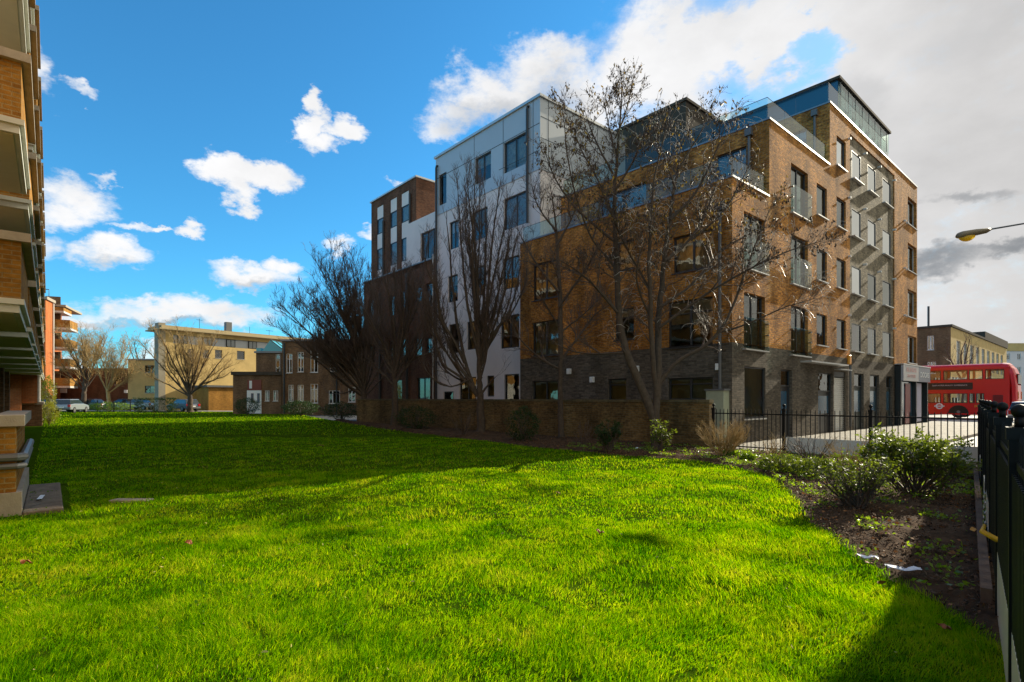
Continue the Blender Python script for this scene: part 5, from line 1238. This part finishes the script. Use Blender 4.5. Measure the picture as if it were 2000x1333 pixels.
tree('bare_tree', 'small bare street tree in front of the flat roofed building behind the bus', 50,
    [(1880, 815), (1880, 740)], [([(1880, 745), (1868, 710), (1862, 675)], .6), ([(1880, 745), (1882, 700), (1884, 660)], .6), ([(1880, 745), (1898, 710), (1910, 685)], .6), ([(1880, 730), (1870, 690), (1874, 665)], .5)], .13, 20, [2.2, 2.2, 1.6], [1.3, .8, .45], minr=.008)

# ------------------------------------------------------------------ shrubs
def leafmat(name, col, tcol, tf=.35, rough=.35, spec=.6):
    m_ = bpy.data.materials.new(name); m_.use_nodes = True; nt = m_.node_tree; N = nt.nodes; L = nt.links
    b = N['Principled BSDF']; b.inputs['Roughness'].default_value = rough; b.inputs['Specular IOR Level'].default_value = spec
    at = N.new('ShaderNodeAttribute'); at.attribute_name = 'rnd'
    hs = N.new('ShaderNodeMix'); hs.data_type = 'RGBA'; hs.inputs[6].default_value = (*[c * .55 for c in col], 1); hs.inputs[7].default_value = (col[0] * 1.5, col[1] * 1.3, col[2] * 1.0, 1)
    L.new(at.outputs['Fac'], hs.inputs[0]); L.new(hs.outputs[2], b.inputs['Base Color'])
    t = N.new('ShaderNodeBsdfTranslucent'); h2 = N.new('ShaderNodeMix'); h2.data_type = 'RGBA'; h2.inputs[6].default_value = (*[c * .6 for c in tcol], 1); h2.inputs[7].default_value = (tcol[0] * 1.25, tcol[1] * 1.2, tcol[2], 1)
    L.new(at.outputs['Fac'], h2.inputs[0]); L.new(h2.outputs[2], t.inputs[0])
    mx = N.new('ShaderNodeMixShader'); mx.inputs[0].default_value = tf; L.new(b.outputs[0], mx.inputs[1]); L.new(t.outputs[0], mx.inputs[2]); L.new(mx.outputs[0], N['Material Output'].inputs[0])
    return m_
M['leaf'] = leafmat('glossy_shrub_leaf', (.06, .095, .014), (.28, .38, .02), .35, .5, .4)
M['darkleaf'] = leafmat('dark_hedge_leaf', (.018, .05, .010), (.05, .11, .01), .25, .5, .3)
M['limeleaf'] = leafmat('lime_ground_leaf', (.10, .20, .015), (.40, .60, .02), .4)
M['clover'] = leafmat('clover_leaf', (.05, .14, .008), (.22, .42, .01), .4, .9, .05)
M['yellowleaf'] = leafmat('yellow_green_bush_leaf', (.22, .24, .02), (.5, .5, .03), .4)
def leaves(pts, size, rg, upb=.5, wid=.42):
    n = len(pts); d = rg.normal(0, 1, (n, 3)); d[:, 2] = np.abs(d[:, 2]) * upb; d /= np.linalg.norm(d, axis=1, keepdims=True)
    s_ = np.cross(d, rg.normal(0, 1, (n, 3))); s_ /= np.linalg.norm(s_, axis=1, keepdims=True); nn = np.cross(d, s_)
    ln = size * rg.uniform(.6, 1.3, n)[:, None]; w = ln * wid * .5
    V = np.stack([pts, pts + d * ln * .45 + s_ * w + nn * ln * .06, pts + d * ln, pts + d * ln * .45 - s_ * w + nn * ln * .06], 1).reshape(-1, 3)
    return V, np.repeat(rg.random(n), 4)
def shrub(name, label, px, py, Y, wpx, toppx, m_, nst, nleaf, lsize, seed, cat='shrub', twm='twig', dens=(5, 7), lf=(.45, .22), up=.6, fill=.5, group=None, stemr=.016, spread=.6, depthf=.8):
    rg = np.random.default_rng(seed); b = P(px, 778, Y); z0 = 0.03; H = EYE + (HOR - toppx) / F * Y; W = wpx / 2 / F * Y
    e = empty(name, (b[0], b[1], 0), 0, label, cat, group); T = Tubes(); tips = []
    for k in range(nst):
        a = rg.uniform(0, 2 * math.pi); r = W * math.sqrt(rg.uniform(.05, 1)); hh = H * rg.uniform(.68, .95) * math.sqrt(max(.15, 1 - (r / W) ** 2 * .6))
        s_ = smoothpath([(rg.normal(0, W * .08), rg.normal(0, W * .08), -.03), (r * .45 * math.cos(a), r * .45 * math.sin(a) * depthf, hh * .42), (r * math.cos(a), r * math.sin(a) * depthf, hh)], 8)
        s_[1:] += rg.normal(0, .015, (7, 3)); rr_ = np.linspace(stemr, .004, 8); T.add(s_, rr_, 5)
        twigs(T, s_, rr_, rg, 0, 1, dens, lf, up, spread, tips, 0, .0022, .3, .25, 4)
    T.build('branches', M[twm], e)
    if nleaf:
        idx = rg.integers(0, len(tips), nleaf); pts = np.array([tips[i][rg.integers(1, 4)] for i in idx]) + rg.normal(0, .025, (nleaf, 3)); pts[:, 2] = np.maximum(pts[:, 2], .03)
        V, at = leaves(pts, lsize, rg); fastmesh('leaves', V, np.arange(len(V)).reshape(-1, 4), M[m_], e, attr=at)
    return e
def mound(name, label, px, Y, wpx, toppx, m_, n, ls, seed, cat='shrub', depthf=.8, box=False, hang=.12, group=None, clumps=None):
    rg = np.random.default_rng(seed); b = P(px, 778, Y); H = max(.12, EYE + (HOR - toppx) / F * Y); W = wpx / 2 / F * Y
    e = empty(name, (b[0], b[1], 0), 0, label, cat, group)
    T = Tubes()
    for k in range(14):
        a = rg.uniform(0, 2 * math.pi); r = W * rg.uniform(.1, .75)
        T.add(smoothpath([(0, 0, -.05), (r * .5 * math.cos(a), r * .4 * math.sin(a), H * .4), (r * math.cos(a), r * .8 * math.sin(a), H * .8)], 5), np.linspace(.018, .005, 5), 4)
    T.build('branches', M['twig'], e)
    u = rg.normal(0, 1, (n, 3)); u /= np.linalg.norm(u, axis=1, keepdims=True); rad = rg.uniform(.45, 1, n) ** .5
    if box: u = rg.uniform(-1, 1, (n, 3)); ax = rg.integers(0, 3, n); u[np.arange(n), ax] = np.sign(u[np.arange(n), ax]) * rg.uniform(.85, 1, n); rad = np.ones(n)
    lump = 1 + .13 * np.sin(u[:, 0] * 6 + seed) * np.cos(u[:, 1] * 5 + seed) + .08 * np.sin(u[:, 2] * 9 + u[:, 0] * 7)
    pts = u * (rad * lump)[:, None] * np.array((W, W * depthf, H * .5)); pts[:, 2] += H * .5; pts[:, 2] = np.maximum(pts[:, 2], .02)
    V, at = leaves(pts, ls, rg, .9); fastmesh('leaves', V, np.arange(len(V)).reshape(-1, 4), M[m_], e, attr=at)
    return e
def gy(py, z=.04): return (EYE - z) * F / (py - HOR)
shrub('leafy_shrub', 'largest leafy shrub with glossy green leaves in front of the low railings', 1785, 0, gy(968), 215, 842, 'leaf', 46, 5200, .075, 31, dens=(6, 8), lf=(.34, .18), spread=.7)
shrub('leafy_shrub', 'sparse twiggy shrub with small green leaves left of the largest leafy shrub', 1672, 0, gy(992), 165, 872, 'leaf', 34, 1900, .05, 32, dens=(7, 9), lf=(.30, .16), spread=.8)
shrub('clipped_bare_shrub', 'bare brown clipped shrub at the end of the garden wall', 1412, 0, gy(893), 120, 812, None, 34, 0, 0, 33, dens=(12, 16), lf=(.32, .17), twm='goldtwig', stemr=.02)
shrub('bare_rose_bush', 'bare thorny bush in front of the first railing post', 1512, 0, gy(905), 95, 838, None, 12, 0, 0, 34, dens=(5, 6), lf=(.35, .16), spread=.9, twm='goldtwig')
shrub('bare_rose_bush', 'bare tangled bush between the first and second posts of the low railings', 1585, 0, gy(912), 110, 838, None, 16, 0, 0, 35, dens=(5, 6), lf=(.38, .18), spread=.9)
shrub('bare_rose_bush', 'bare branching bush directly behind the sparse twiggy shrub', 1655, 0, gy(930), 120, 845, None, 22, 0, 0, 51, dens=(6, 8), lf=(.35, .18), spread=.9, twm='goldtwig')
shrub('evergreen_shrub', 'small shrub with bright shiny leaves at the foot of the forked tree', 1287, 0, gy(884), 56, 820, 'leaf', 16, 700, .085, 36, dens=(6, 7), lf=(.2, .12))
shrub('evergreen_shrub', 'dark rounded shrub left of the forked tree by the garden wall', 1190, 0, gy(882), 66, 818, 'darkleaf', 20, 2200, .06, 37, dens=(7, 8), lf=(.25, .14))
mound('evergreen_shrub', 'dark leafy shrub against the wall between the slim tree and the vase shaped tree', 1022, gy(862), 66, 795, 'darkleaf', 2400, .07, 38)
mound('evergreen_shrub', 'low dark shrub just right of the smaller bare tree', 812, gy(838), 80, 793, 'darkleaf', 2600, .08, 39)
shrub('leafless_shrub', 'thin leafless shrub in shade right of the vase shaped tree', 905, 0, gy(852), 60, 800, None, 14, 0, 0, 40, dens=(5, 6), lf=(.4, .2))
shrub('leafless_shrub', 'thin leafless shrub under the wall left of the dark rounded shrub', 1140, 0, gy(872), 50, 812, None, 12, 0, 0, 41, dens=(5, 6), lf=(.3, .15))
mound('clipped_hedge', 'dark clipped hedge at the foot of the wide dense tree', 668, 41, 78, 786, 'darkleaf', 3600, .10, 42, 'hedge')
mound('clipped_hedge', 'dark rounded hedge in front of the old brick house', 588, 50, 74, 783, 'darkleaf', 3600, .12, 43, 'hedge')
mound('clipped_hedge', 'small domed topiary bush in front of the low annex', 483, 52, 50, 777, 'darkleaf', 2600, .11, 44, 'hedge')
mound('clipped_hedge', 'long low box shaped hedge beyond the left end of the lawn', 303, 60, 72, 779, 'darkleaf', 4200, .12, 45, 'hedge', .3, True)
mound('flower_bed_shrub', 'low green planting in front of the far car park', 215, 66, 100, 786, 'limeleaf', 2600, .14, 46, 'plants', .3)
mound('yellow_bush', 'yellow green bush at the corner of the balcony block', 96, 33, 36, 787, 'yellowleaf', 2600, .07, 47, 'bush')
mound('climbing_bush', 'bright green climbing bush beside the far orange block', 95, 52, 26, 735, 'yellowleaf', 2400, .14, 48, 'bush')
# low leafy plants along the bed
for i, (px, py, w, h, lab) in enumerate([(1425, 893, 34, 14, 'bright green leafy plant at the foot of the clipped bare shrub'), (1460, 900, 30, 14, 'small bright leafy plant just right of the clipped bare shrub'), (1862, 935, 56, 36, 'upright green leafy plant in the corner between low and tall railings'), (1525, 920, 84, 30, 'broad leafy plant below the first low railing post'), (1592, 930, 90, 34, 'broad green leafy plant left of the sparse twiggy shrub')]):
    mound('ground_plant', lab, px, gy(py), w, py - h, 'limeleaf' if i < 2 else 'leaf', int(260 + w * 14), .07, 60 + i, 'plant', 1.0)
def groundcover():
    rg = np.random.default_rng(5); n = 95000; y = np.sqrt(rg.uniform(10, 19 ** 2, n)); x = y * rg.uniform(.1, 1.0, n)
    dn = np.sin(x * 2.9 + 1.7 * np.sin(y * 2.1)) * np.sin(y * 3.3 + 1.9 * np.sin(x * 2.3)) + .5 * np.sin(x * 9 + y * 5) * np.sin(y * 8 - x * 3) + rg.normal(0, .25, n)
    bx, by = MF.w(2.0, -2.3); near = np.exp(-((y - 12.5) ** 2) / 14.0)
    ok = inpoly(x, y, bed_poly) & (dn > .70 - .8 * near); x, y = x[ok], y[ok]; n = len(x)
    V, at = leaves(np.stack([x, y, .055 + .05 * rg.random(n)], 1), .05, rg, .7, .55)
    o = fastmesh('ground_cover', V, np.arange(len(V)).reshape(-1, 4), M['limeleaf'], attr=at); tag(o, 'patchy green weeds and low leaves over the planting bed', 'ground cover', kind='stuff')
groundcover()

# ------------------------------------------------------------------ grass and ground litter
def grassmat():
    m_ = bpy.data.materials.new('grass_blade'); m_.use_nodes = True; nt = m_.node_tree; N = nt.nodes; L = nt.links
    N.remove(N['Principled BSDF']); b = N.new('ShaderNodeBsdfDiffuse')
    at = N.new('ShaderNodeAttribute'); at.attribute_name = 'rnd'
    geo = N.new('ShaderNodeNewGeometry'); n = N.new('ShaderNodeTexNoise'); n.inputs['Scale'].default_value = 1.3; n.inputs['Detail'].default_value = 4; L.new(geo.outputs['Position'], n.inputs['Vector'])
    ad = N.new('ShaderNodeMath'); ad.operation = 'MULTIPLY_ADD'; ad.inputs[1].default_value = 1.5; ad.inputs[2].default_value = -.80; L.new(n.outputs['Fac'], ad.inputs[0])
    nb = N.new('ShaderNodeTexNoise'); nb.inputs['Scale'].default_value = 7; nb.inputs['Detail'].default_value = 3; L.new(geo.outputs['Position'], nb.inputs['Vector'])
    ad0 = ad; ad = N.new('ShaderNodeMath'); ad.operation = 'MULTIPLY_ADD'; ad.inputs[1].default_value = .9; L.new(nb.outputs['Fac'], ad.inputs[0]); sb = N.new('ShaderNodeMath'); sb.inputs[1].default_value = .42; sb.operation = 'SUBTRACT'; L.new(ad0.outputs[0], sb.inputs[0]); L.new(sb.outputs[0], ad.inputs[2])
    s2 = N.new('ShaderNodeMath'); s2.operation = 'ADD'; s2.use_clamp = True; L.new(ad.outputs[0], s2.inputs[0]); L.new(at.outputs['Fac'], s2.inputs[1])
    def ramp(cols):
        r = N.new('ShaderNodeValToRGB'); e = r.color_ramp.elements; e[0].position = 0; e[0].color = (*cols[0], 1); e[1].position = 1; e[1].color = (*cols[-1], 1)
        for i, c in enumerate(cols[1:-1]): q = e.new((i + 1) / (len(cols) - 1)); q.color = (*c, 1)
        L.new(s2.outputs[0], r.inputs[0]); return r.outputs[0]
    L.new(ramp([(.008, .05, .000), (.065, .19, .000), (.16, .32, .002), (.42, .44, .03)]), b.inputs[0])
    t = N.new('ShaderNodeBsdfTranslucent'); L.new(ramp([(.07, .32, .0), (.32, .68, .0), (.62, .86, .0), (.92, .88, .02)]), t.inputs[0])
    mx = N.new('ShaderNodeMixShader'); mx.inputs[0].default_value = .5; L.new(b.outputs[0], mx.inputs[1]); L.new(t.outputs[0], mx.inputs[2]); L.new(mx.outputs[0], N['Material Output'].inputs[0])
    return m_
M['grass'] = grassmat()
def grass():
    parts = []
    for (ya, yb, n, wbase, hb) in ((2.2, 4.2, 150000, .0040, .058), (4.2, 7, 170000, .0054, .056), (7, 12, 150000, .008, .052), (12, 22, 110000, .013, .05), (22, 45, 60000, .028, .06), (45, 70, 30000, .05, .065)):
        y = np.sqrt(rng.uniform(ya * ya, yb * yb, n)); x = y * rng.uniform(-1.06, 1.06, n)
        ok = inpoly(x + rng.normal(0, .07, n), y + rng.normal(0, .09, n), lawn_poly)
        # keep the concrete base and cover clear
        gx, gy_ = G(257, 980)[:2]
        ok &= ~((np.abs(x - gx) < .30) & (np.abs(y - gy_) < .10))
        dx, dy = x - LF.o[0], y - LF.o[1]; lx, ly = dx * LF.c + dy * LF.s, -dx * LF.s + dy * LF.c
        ok &= ~((lx < .6) & (ly > -1.95) & (ly < 1.35)) & ((lx > .08) | (ly < -1.9))
        x, y = x[ok], y[ok]; n = len(x)
        pat = np.sin(x * 3.1 + 1.3 * np.sin(y * 2.3)) * np.sin(y * 3.7 + 1.7 * np.sin(x * 1.9)); pat2 = np.sin(x * .9 + y * .5) * np.sin(y * 1.1 - x * .4)
        z = height(x, y) if yb <= 22.1 else np.full(n, -.05) + 0
        bare = np.sin(x * 5.3 + 2 * np.sin(y * 3.1)) * np.sin(y * 6.1 + 2 * np.sin(x * 4.3)); keepb = ~((bare > .86) & (rng.random(n) < .75)); x, y, z, pat, pat2 = x[keepb], y[keepb], z[keepb], pat[keepb], pat2[keepb]; n = len(x)
        hgt = hb * .8 * rng.uniform(.35, 1.35, n) * (1 + .35 * pat + .15 * pat2); w = wbase * rng.uniform(.6, 1.3, n)
        a = rng.uniform(0, 2 * math.pi, n); ln = rng.normal(0, .85, n); la = rng.uniform(0, 2 * math.pi, n)
        # tufts lean together
        la = np.where(rng.random(n) < .6, 2.0 * pat + 1.5 * pat2 + 1.0 + rng.normal(0, .6, n), la)
        bend = np.abs(ln) * hgt + .2 * hgt
        ox, oy = np.cos(la) * bend, np.sin(la) * bend; sx, sy = np.cos(a) * w / 2, np.sin(a) * w / 2
        p0 = np.stack([x - sx, y - sy, z - .01], 1); p1 = np.stack([x + sx, y + sy, z - .01], 1)
        m0 = np.stack([x - sx * .8 + ox * .35, y - sy * .8 + oy * .35, z + hgt * .6], 1); m1 = np.stack([x + sx * .8 + ox * .35, y + sy * .8 + oy * .35, z + hgt * .6], 1)
        t = np.stack([x + ox, y + oy, z + hgt * .98], 1)
        V = np.stack([p0, p1, m1, m0, t], 1).reshape(-1, 3); at = np.repeat(np.clip(rng.normal(.48, .2, n) + .10 * pat - .0, 0, 1), 5)
        parts.append((V, at, n))
    V = np.concatenate([p[0] for p in parts]); at = np.concatenate([p[1] for p in parts]); n = sum(p[2] for p in parts); b = np.arange(n)[:, None] * 5
    tri = np.concatenate([b + np.array([[0, 1, 2]]), b + np.array([[0, 2, 3]]), b + np.array([[3, 2, 4]])])
    o = fastmesh('grass', V, tri, M['grass'], smooth=False, attr=at); tag(o, 'short bright green grass of the lawn', 'grass', kind='stuff')
grass()
def lawn_weeds():
    rg = np.random.default_rng(9); n = 26000; y = np.sqrt(rg.uniform(5, 144, n)); x = y * rg.uniform(-1.05, 1.0, n)
    dn = np.sin(x * 1.7 + 1.9 * np.sin(y * 1.3)) * np.sin(y * 2.1 + 1.5 * np.sin(x * 1.1)); ok = inpoly(x, y, lawn_poly) & (dn + rg.normal(0, .2, n) > .35); x, y = x[ok], y[ok]; n = len(x)
    V, at = leaves(np.stack([x, y, height(x, y) + .02 + .02 * rg.random(n)], 1), .028, rg, .5, .9)
    o = fastmesh('clover', V, np.arange(len(V)).reshape(-1, 4), M['clover'], attr=at); tag(o, 'patches of small round clover leaves among the lawn grass', 'clover', kind='stuff')
    n = 1300; y = np.sqrt(rg.uniform(5, 225, n)); x = y * rg.uniform(-1.05, 1.0, n); ok = inpoly(x, y, lawn_poly); x, y = x[ok], y[ok]; n = len(x)
    V, at = leaves(np.stack([x, y, height(x, y) + .03 + .01 * rg.random(n)], 1), .035, rg, .3, .3); o = fastmesh('straw_flecks', V, np.arange(len(V)).reshape(-1, 4), mat('dry_straw', (.42, .36, .12), .9, spec=.1), attr=at); tag(o, 'dry straw flecks and bits scattered over the lawn', 'dry grass', kind='stuff')
lawn_weeds()
def soilbits():
    n = 60000; y = np.sqrt(rng.uniform(9, 20 ** 2, n)); x = y * rng.uniform(.0, 1.0, n); ok = inpoly(x, y, bed_poly); x, y = x[ok], y[ok]; n = len(x)
    s_ = .012 + .022 * rng.random(n) ** 3; c = np.stack([x, y, np.full(n, .06) + .02 * rng.random(n)], 1)
    d = rng.normal(0, 1, (n, 4, 3)); d /= np.linalg.norm(d, axis=2, keepdims=True); V = (c[:, None] + d * s_[:, None, None]).reshape(-1, 3); b = np.arange(n)[:, None] * 4
    tri = np.concatenate([b + np.array([[0, 1, 2]]), b + np.array([[0, 2, 3]]), b + np.array([[0, 3, 1]]), b + np.array([[1, 3, 2]])])
    o = fastmesh('soil_clods', V, tri, mat('bark_mulch', (.13, .075, .04), .9, var=.7, vscale=30)); tag(o, 'loose crumbs of soil and bark over the planting bed', 'mulch', kind='stuff')
    n = 6500; y = np.sqrt(rng.uniform(9, 22 ** 2, n)); x = y * rng.uniform(.0, 1.0, n); ok = inpoly(x, y, bed_poly); x, y = x[ok], y[ok]; n = len(x)
    V, at = leaves(np.stack([x, y, np.full(n, .075)], 1), .05, rng, .12, .6); m_ = leafmat('dead_leaf', (.22, .10, .03), (.3, .12, .03), .2, .7)
    o = fastmesh('leaf_litter', V, np.arange(len(V)).reshape(-1, 4), m_, attr=at); tag(o, 'dead brown leaves scattered over the planting bed', 'leaf litter', kind='stuff')
soilbits()
def crumpled(name, label, cat, px, py, w, h, m_, seed, lift=.05, rot=0, sub=7, amp=.02, group=None, z=.05):
    rg = np.random.default_rng(seed); b = G(px, py, z); mb = MB(); vs_ = []
    for j in range(sub):
        for i in range(sub): vs_.append(((i / (sub - 1) - .5) * w + rg.normal(0, w * .02), (j / (sub - 1) - .5) * h + rg.normal(0, h * .03), lift * .5 + rg.uniform(0, amp) + lift * math.sin(i * 1.3 + seed) * .3))
    k = sub * sub; low = [(x, y, zz - .003) for x, y, zz in vs_]
    mb.add(vs_ + low, [(j * sub + i, j * sub + i + 1, (j + 1) * sub + i + 1, (j + 1) * sub + i) for j in range(sub - 1) for i in range(sub - 1)] + [(k + (j + 1) * sub + i, k + (j + 1) * sub + i + 1, k + j * sub + i + 1, k + j * sub + i) for j in range(sub - 1) for i in range(sub - 1)])
    o = mb.build(name, m_); o.location = b; o.rotation_euler = (0, 0, rot); return tag(o, label, cat, group)
wp = mat('white_litter', (.72, .74, .80), .5)
crumpled('litter', 'larger white paper scrap lying on the lawn edge in the sun', 'litter', 1764, 1116, .26, .10, wp, 1, .04, -.35)
crumpled('litter', 'torn white plastic wrapper on the soil just above the larger paper scrap', 'litter', 1695, 1092, .17, .07, wp, 2, .03, -.5)
crumpled('litter', 'white wrapper on the dark soil under the wall near the forked tree', 'litter', 1244, 860 + 18, .22, .12, wp, 3, .05, .2)
crumpled('litter', 'long white strip of wood on the concrete slab at the left', 'litter', 80, 971, .06, .42, wp, 4, .0, .62, 4, .002, z=.07)
yl_ = mat('orange_peel', (.8, .38, .05), .5)
crumpled('litter', 'orange peel on the dark soil by the right railings', 'litter', 1903, 1040, .07, .06, yl_, 5, .05, .2, 5)
crumpled('litter', 'orange crust on the soil nearest the tall railings', 'litter', 1925, 1094, .08, .05, yl_, 6, .04, .7, 5)
bl_ = mat('fallen_brown_leaf', (.28, .09, .03), .7)
for i, (px, py, lab) in enumerate([(1697, 1106, 'reddish curled leaf between the two white litter scraps'), (1722, 1146, 'brown fallen leaf on the grass below the larger white scrap'), (1172, 1044, 'brown fallen leaf alone in the middle of the sunlit lawn'), (1090, 967, 'brown fallen leaf on the sunlit lawn close to the shadow edge'), (52, 1106, 'dark brown leaf on the sunlit grass at the left edge'),
    (368, 1066, 'dark fallen leaf on the left part of the sunlit lawn'), (1844, 1235, 'brown leaf in the shaded bottom right corner of the lawn'), (627, 872, 'largest pale brown leaf lying on the shaded lawn')]):
    crumpled('fallen_leaf', lab, 'leaf', px, py, .075 if i < 7 else .2, .055 if i < 7 else .1, bl_, 20 + i, .05, i * 1.1, 4, .03, 'fallen leaves on the lawn', z=.05)
cx_, cy_, _ = G(257, 980); mb = MB(); mb.box(-.29, .29, -.095, .095, -.05, .035); o = mb.build('drain_cover', M['concrete'], bevel=.008); o.location = (cx_, cy_, 0); tag(o, 'flat rectangular concrete drain cover set into the shaded lawn', 'drain cover')
